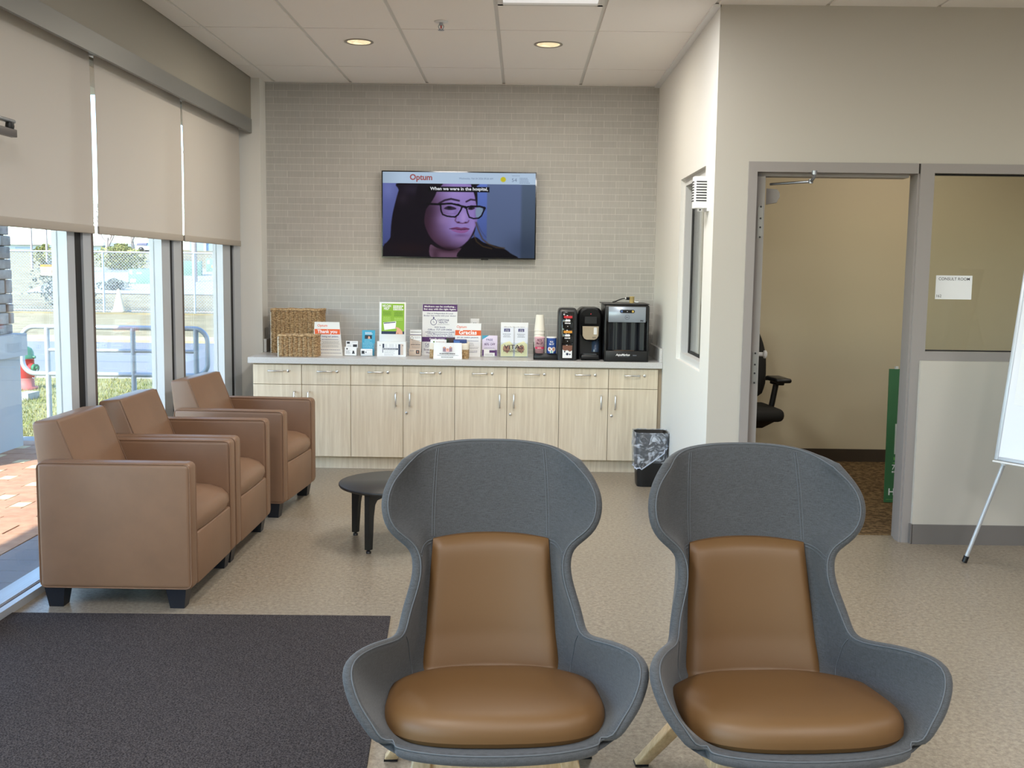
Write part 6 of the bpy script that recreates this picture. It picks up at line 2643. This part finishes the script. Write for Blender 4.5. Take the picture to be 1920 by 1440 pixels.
b = MB()
b.tube(loop_path(), 0.024, 12, closed=True)
b.build('loop_rail', GALV, t)
b = MB()
b.tube([(-4.735, 0, 0.79), (-3.245, 0, 0.79)], 0.019, 10)
b.build('middle_rail', GALV, t)
for x in (-4.735, -3.875, -3.56, -3.245):
    b = MB()
    b.cyl((x, 0.0, 0.0), (x, 0.0, 1.015), 0.026)
    b.build('post', GALV, t)

# hydrant
t = thing('fire_hydrant', 'red fire hydrant with a green cap standing on the lawn', 'hydrant', (-6.52, 13.6, GZ))
HR = mat('hydrant_red', (170, 34, 38), 0.5)
HP = mat('hydrant_faded', (165, 92, 88), 0.7)
HG = mat('hydrant_green', (38, 104, 74), 0.5)
b = MB()
b.mat(1).lathe([(0.15, 0.0), (0.15, 0.03), (0.105, 0.035), (0.102, 0.15)])
b.mat(0).lathe([(0.102, 0.15), (0.108, 0.16), (0.108, 0.40), (0.12, 0.41)])
b.build('barrel', [HR, HP], t)
b = MB()
b.lathe([(0.12, 0.405), (0.125, 0.43), (0.11, 0.44), (0.105, 0.49), (0.085, 0.535), (0.045, 0.56), (0.0, 0.566)])
b.cyl((0.11, -0.02, 0.425), (0.145, -0.02, 0.425), 0.018)
b.build('bonnet', HG, t)
b = MB()
b.cyl((0, 0, 0.56), (0, 0, 0.61), 0.018, n=6)
b.build('nut', STEEL, t)
for (dx, dy) in ((0.9, -0.43), (-1, 0)):
    L_ = math.hypot(dx, dy)
    dx, dy = dx / L_, dy / L_
    b = MB()
    b.cyl((dx * 0.08, dy * 0.08, 0.29), (dx * 0.16, dy * 0.16, 0.29), 0.055)
    o = b.build('outlet', HR, t)
    b = MB()
    b.cyl((dx * 0.16, dy * 0.16, 0.29), (dx * 0.205, dy * 0.205, 0.29), 0.05)
    b.cyl((dx * 0.205, dy * 0.205, 0.29), (dx * 0.235, dy * 0.235, 0.29), 0.02, n=6)
    b.build('cap', HG, o)
b = MB()
b.tube([(0.2, -0.10, 0.27), (0.19, -0.115, 0.20), (0.17, -0.11, 0.15), (0.13, -0.09, 0.16)], 0.006, 6)
b.build('chain', STEEL, t)
b = MB()
b.box((-7.6, 12.45, -0.2), (-5.95, 12.6, -0.02))
b.box((-6.1, 12.6, -0.2), (-5.95, 12.75, -0.02))
tag(b.build('concrete_block', CONC), 'low concrete kerb block lying in the lawn before the hydrant', 'concrete block')

# chain link fence
t = thing('chain_link_fence', 'tall chain link fence running along the far side of the road', 'fence', (-14.5, 36.0, GZ))
x0, x1, FH = -7.0, 7.5, 2.08
b = MB()
b.cyl((x0, 0, FH), (x1, 0, FH), 0.03, n=8)
b.build('top_rail', GALV, t)
b = MB()
b.cyl((x0, 0, 0.06), (x1, 0, 0.06), 0.018, n=6)
b.build('bottom_rail', GALV, t)
for x in (-5.9, -3.2, 0.05, 3.2, 6.4):
    b = MB()
    b.cyl((x, 0, -0.05), (x, 0, FH + 0.03), 0.038, n=10)
    b.build('post', GALV, t)
b = MB()
b.smooth = False
p = 0.105
n_ = int((x1 - x0 + FH) / p)
wr = 0.0065
for i in range(n_):
    for sgn in (1, -1):
        xa = x0 - FH + i * p if sgn > 0 else x0 + i * p
        za, zb2 = 0.0, FH
        xb2 = xa + FH * sgn
        # clip to the panel
        pts = [(xa, za), (xb2, zb2)]
        if max(xa, xb2) <= x0 or min(xa, xb2) >= x1:
            continue
        def cl(x, z, X):
            return (X, z + (X - x) * sgn)
        (xa, za), (xb2, zb2) = pts
        if xa < x0:
            xa, za = cl(xa, za, x0)
        if xb2 < x0:
            xb2, zb2 = cl(xb2, zb2, x0)
        if xa > x1:
            xa, za = cl(xa, za, x1)
        if xb2 > x1:
            xb2, zb2 = cl(xb2, zb2, x1)
        b.tube([(xa, 0.004 * sgn, za), (xb2, 0.004 * sgn, zb2)], wr, 3, caps=False)
b.build('mesh', GALV, t)
t = thing('warning_sign', 'orange and white warning sign hung on the chain link fence', 'sign', (-16.33, 35.94, 1.335))
b = MB()
b.box((-0.255, 0, -0.185), (0.255, 0.012, 0.185))
b.build('panel', mat('sign_cream', (190, 184, 150), 0.6), t)
b = MB()
b.mat(0).rect(-0.255, 0.11, 0.255, 0.185, -0.003)
b.mat(1).text('WARNING', 0.02, 0.125, w=0.30, hgt=0.045, y=-0.005, bold=0.02)
lines(b, 1, -0.22, 0.05, 0.06, 3, 0.05, -0.003, 0.014, 0.3, 160, False)
b.mat(1).flat([(0.12, -0.10), (0.20, -0.10), (0.21, 0.0), (0.16, 0.07), (0.12, 0.0)], -0.003)
b.build('print', [mat('sign_orange', (226, 130, 50), 0.6), mat('sign_brown', (120, 88, 60), 0.6)], t)
t = thing('traffic_cone', 'faded pale traffic cone standing beside the fence post', 'cone', (-13.82, 35.7, GZ + 0.04))
b = MB()
b.lathe([(0.21, 0.04), (0.20, 0.05), (0.035, 0.78), (0.02, 0.79), (0.0, 0.79)], n=20)
b.build('body', mat('faded_cone', (186, 172, 146), 0.7), t)
b = MB()
b.rbox((-0.2, -0.2, 0), (0.2, 0.2, 0.04), 0.01, 1)
b.build('base', mat('cone_base', (210, 190, 160), 0.7), t)

# pad mounted transformers
TG = mat('transformer_green', (108, 140, 122), 0.6)


def transformer(label, x, yy, w, h, d, stick):
    z0 = GZ + 0.052 * (yy - 36)
    t = thing('transformer', label, 'transformer', (x, yy, z0), math.radians(14))
    b = MB()
    b.rbox((0, 0, 0.0), (w, d, h), 0.03, 2)
    b.build('cabinet', TG, t)
    b = MB()
    b.box((-0.1, -0.15, -0.3), (w + 0.1, d + 0.15, 0.06))
    b.build('pad', CONC, t)
    b = MB()
    for (u, v, ww, hh_, k) in stick:
        b.mat(k).box((u, -0.012, v), (u + ww, 0, v + hh_))
    b.build('label', [PAPER, mat('label_yellow', (226, 200, 90), 0.6)] if 'label_yellow' not in bpy.data.materials else [PAPER, bpy.data.materials['label_yellow']], t)
    return t


transformer('pale green utility cabinet with three white stickers behind the fence', -18.75, 49.7, 1.62, 0.75, 0.8, [(0.06, 0.5, 0.12, 0.18, 0), (0.38, 0.52, 0.22, 0.08, 0), (0.08, 0.12, 0.25, 0.16, 0)])
transformer('pale green utility cabinet behind the fence post with no visible sticker', -18.9, 56.5, 1.5, 0.85, 0.7, [(1.3, 0.8, 0.05, 0.03, 0)])
transformer('pale green utility cabinet with a yellow sticker, farthest along the gravel', -18.3, 60.5, 1.25, 0.82, 0.7, [(0.08, 0.5, 0.12, 0.2, 0), (0.3, 0.28, 0.16, 0.16, 1)])

# vegetation beyond the fence
LEAF_Y = mat('yellow_green_leaf', (150, 144, 84), 0.8, col2=(114, 118, 62), nscale=1.5)
LEAF_G = mat('grey_green_leaf', (122, 128, 114), 0.85, col2=(92, 98, 88), nscale=1.5)
BARK = mat('grey_bark', (150, 138, 132), 0.9)


def shrub(label, x, yy, w, h, m, n, seed, d=None, z0=None, ls=1.0):
    rnd = random.Random(seed)
    z0 = GZ + 0.052 * max(0, yy - 36) if z0 is None else z0
    t = thing('shrub', label, 'shrub', (x, yy, z0))
    d = d or w * 0.6
    b = MB()
    for _ in range(n):
        u, v, q = rnd.gauss(0, 0.42), rnd.random() ** 0.8, rnd.gauss(0, 0.42)
        k = math.sqrt(max(0.05, 1 - (2 * v - 0.85) ** 2))
        c = Vector((u * w * 0.5 * k * 1.3, q * d * k * 0.6, v * h))
        s_ = rnd.uniform(0.04, 0.10) * ls
        a = Vector((rnd.uniform(-1, 1), rnd.uniform(-1, 1), rnd.uniform(-1, 1))).normalized()
        e = a.orthogonal().normalized()
        b.add([c - a * s_, c + e * s_ * 0.5, c + a * s_, c - e * s_ * 0.5], [(0, 1, 2, 3)], False)
    b.build('foliage', m, t)
    b = MB()
    for k in range(5):
        b.tube([(0, 0, -0.1), (rnd.uniform(-0.25, 0.25) * w, 0, h * 0.35), (rnd.uniform(-0.4, 0.4) * w, rnd.uniform(-0.2, 0.2), h * 0.75)], [0.03, 0.02, 0.01], 5)
    b.build('stem', BARK, t)


shrub('tall grey green shrub close behind the warning sign', -17.2, 38.5, 1.5, 1.75, LEAF_G, 900, 1)
shrub('low grey shrub mass near the fence behind the sign', -17.15, 40.5, 1.0, 0.8, LEAF_G, 400, 2)
shrub('yellow green bush beyond the fence in the middle window', -23.8, 62.0, 2.6, 1.5, LEAF_Y, 1300, 3, ls=1.6)
shrub('grey green hedge bush left of the utility cabinet', -18.0, 46.0, 1.3, 0.5, LEAF_G, 500, 4, ls=1.0)
shrub('rounded yellow green bush beside the pale building', -30.1, 66.0, 1.5, 1.3, LEAF_Y, 700, 5, ls=1.6)


def bare_tree(label, x, yy, h, seed, z0=None):
    rnd = random.Random(seed)
    z0 = GZ + 0.052 * (yy - 36) if z0 is None else z0
    t = thing('bare_tree', label, 'tree', (x, yy, z0))
    b = MB()

    def grow(p, dr, L, r, depth):
        q = p + dr * L * 0.5 + Vector((rnd.uniform(-0.1, 0.1), rnd.uniform(-0.1, 0.1), 0)) * L
        e = p + dr * L
        b.tube([p, q, e], [r, r * 0.85, r * 0.68], 5, caps=False)
        if depth == 0:
            return
        for _ in range(3 if depth > 1 else 4):
            nd = (dr + Vector((rnd.uniform(-0.9, 0.9), rnd.uniform(-0.9, 0.9), rnd.uniform(-0.15, 0.7)))).normalized()
            grow(p + dr * L * rnd.uniform(0.65, 1.0), nd, L * rnd.uniform(0.55, 0.8), r * 0.62, depth - 1)
    grow(Vector((0, 0, -0.1)), Vector((rnd.uniform(-0.1, 0.1), 0, 1)).normalized(), h * 0.36, h * 0.03, 5)
    tr_ = b.build('branches', BARK, t)
    return t


bare_tree('bare grey tree before the pale building, beside the first mullion', -25.3, 58.0, 5.5, 31)
bare_tree('bare tree behind the yellow green bush, towards its window side', -27.6, 70.0, 5.0, 32)
bare_tree('bare tree standing directly behind the yellow green bush', -26.9, 72.0, 5.2, 33)
bare_tree('bare tree behind the parked blue and white vehicle', -35.0, 98.0, 6.0, 34)
bare_tree('bare tree at the far edge of the lot past the vehicle', -30.2, 88.0, 5.0, 35)

# low pale building and a grey one far behind
t = thing('far_building', 'low pale building with a white roof edge beyond the trees', 'building', (-46.0, 92.0, 2.6))
b = MB()
b.box((-2.5, 0, -0.4), (9.0, 8, 0.62))
b.build('wall', mat('far_wall_grey', (176, 186, 190), 0.8), t)
b = MB()
b.box((-3.0, -0.4, 0.62), (9.3, 8.4, 0.92))
b.build('roof', WHITE, t)
for i in range(4):
    b = MB()
    b.box((-1.0 + i * 2.4, -0.04, 0.05), (0.5 + i * 2.4, 0.0, 0.4))
    b.build('window', mat('far_window', (120, 140, 156), 0.3) if 'far_window' not in bpy.data.materials else bpy.data.materials['far_window'], t)
t = thing('far_building', 'blue grey building with white posts beyond the end fence post', 'building', (-28.5, 94.0, 2.9))
b = MB()
b.box((-1.4, 0, -0.4), (6.0, 8, 1.9))
b.build('wall', mat('far_wall_blue', (132, 158, 186), 0.8), t)
b = MB()
b.box((-1.7, -0.4, 1.9), (6.3, 8.4, 2.2))
b.build('roof', WHITE, t)
for x in (0.0, 1.6, 3.4, 5.2):
    b = MB()
    b.box((x, -0.3, -0.4), (x + 0.16, -0.1, 1.9))
    b.build('post', WHITE, t)

# parked vehicle
t = thing('car', 'small blue and white vehicle parked beyond the fence', 'car', (-32.05, 89.5, 2.68), math.radians(0))
b = MB()
b.rhexa([(-1.0, 0, 0.16), (1.45, 0, 0.16), (1.45, 1.5, 0.16), (-1.0, 1.5, 0.16)], [(-0.98, 0.05, 0.55), (1.38, 0.05, 0.50), (1.38, 1.45, 0.50), (-0.98, 1.45, 0.55)], 0.06, 3)
b.build('body', mat('car_white', (176, 182, 190), 0.3, coat=0.5), t)
b = MB()
b.rhexa([(-0.1, 0.05, 0.5), (1.35, 0.05, 0.5), (1.35, 1.45, 0.5), (-0.1, 1.45, 0.5)], [(0.05, 0.15, 0.92), (0.65, 0.15, 0.92), (0.65, 1.35, 0.92), (0.05, 1.35, 0.92)], 0.05, 3)
b.build('cabin', mat('car_blue', (92, 140, 204), 0.3, coat=0.5), t)
b = MB()
b.rbox((-0.98, 0.1, 0.55), (-0.1, 1.4, 0.78), 0.04, 2)
b.build('bed_cover', mat('dark_bed', (96, 96, 120), 0.6), t)
for x in (-0.55, 0.95):
    for yy in (0.02, 1.48):
        b = MB()
        b.lathe([(0.0, -0.08), (0.22, -0.08), (0.22, 0.08), (0.0, 0.08)], (x, yy, 0.2), 18, True, 'Y')
        b.build('wheel', BLACK, t)

# two light poles
for x, yy, lab in ((-29.1, 62.0, 'slim light pole rising between the pillar and the bare tree'), (-28.2, 62.0, 'slim light pole next to the bare tree before the pale building'), (-16.3, 52.0, 'dark utility pole just past the end fence post')):
    t = thing('utility_pole', lab, 'pole', (x, yy, GZ + 0.052 * (yy - 36)))
    b = MB()
    b.cyl((0, 0, -0.2), (0, 0, 6.5), 0.07 if x < -20 else 0.13, 0.05 if x < -20 else 0.12, n=10)
    b.build('shaft', BARK, t)
    b = MB()
    b.box((-0.5, -0.05, 6.3), (0.5, 0.05, 6.42))
    b.build('crossarm', BARK, t)

bpy.context.view_layer.update()
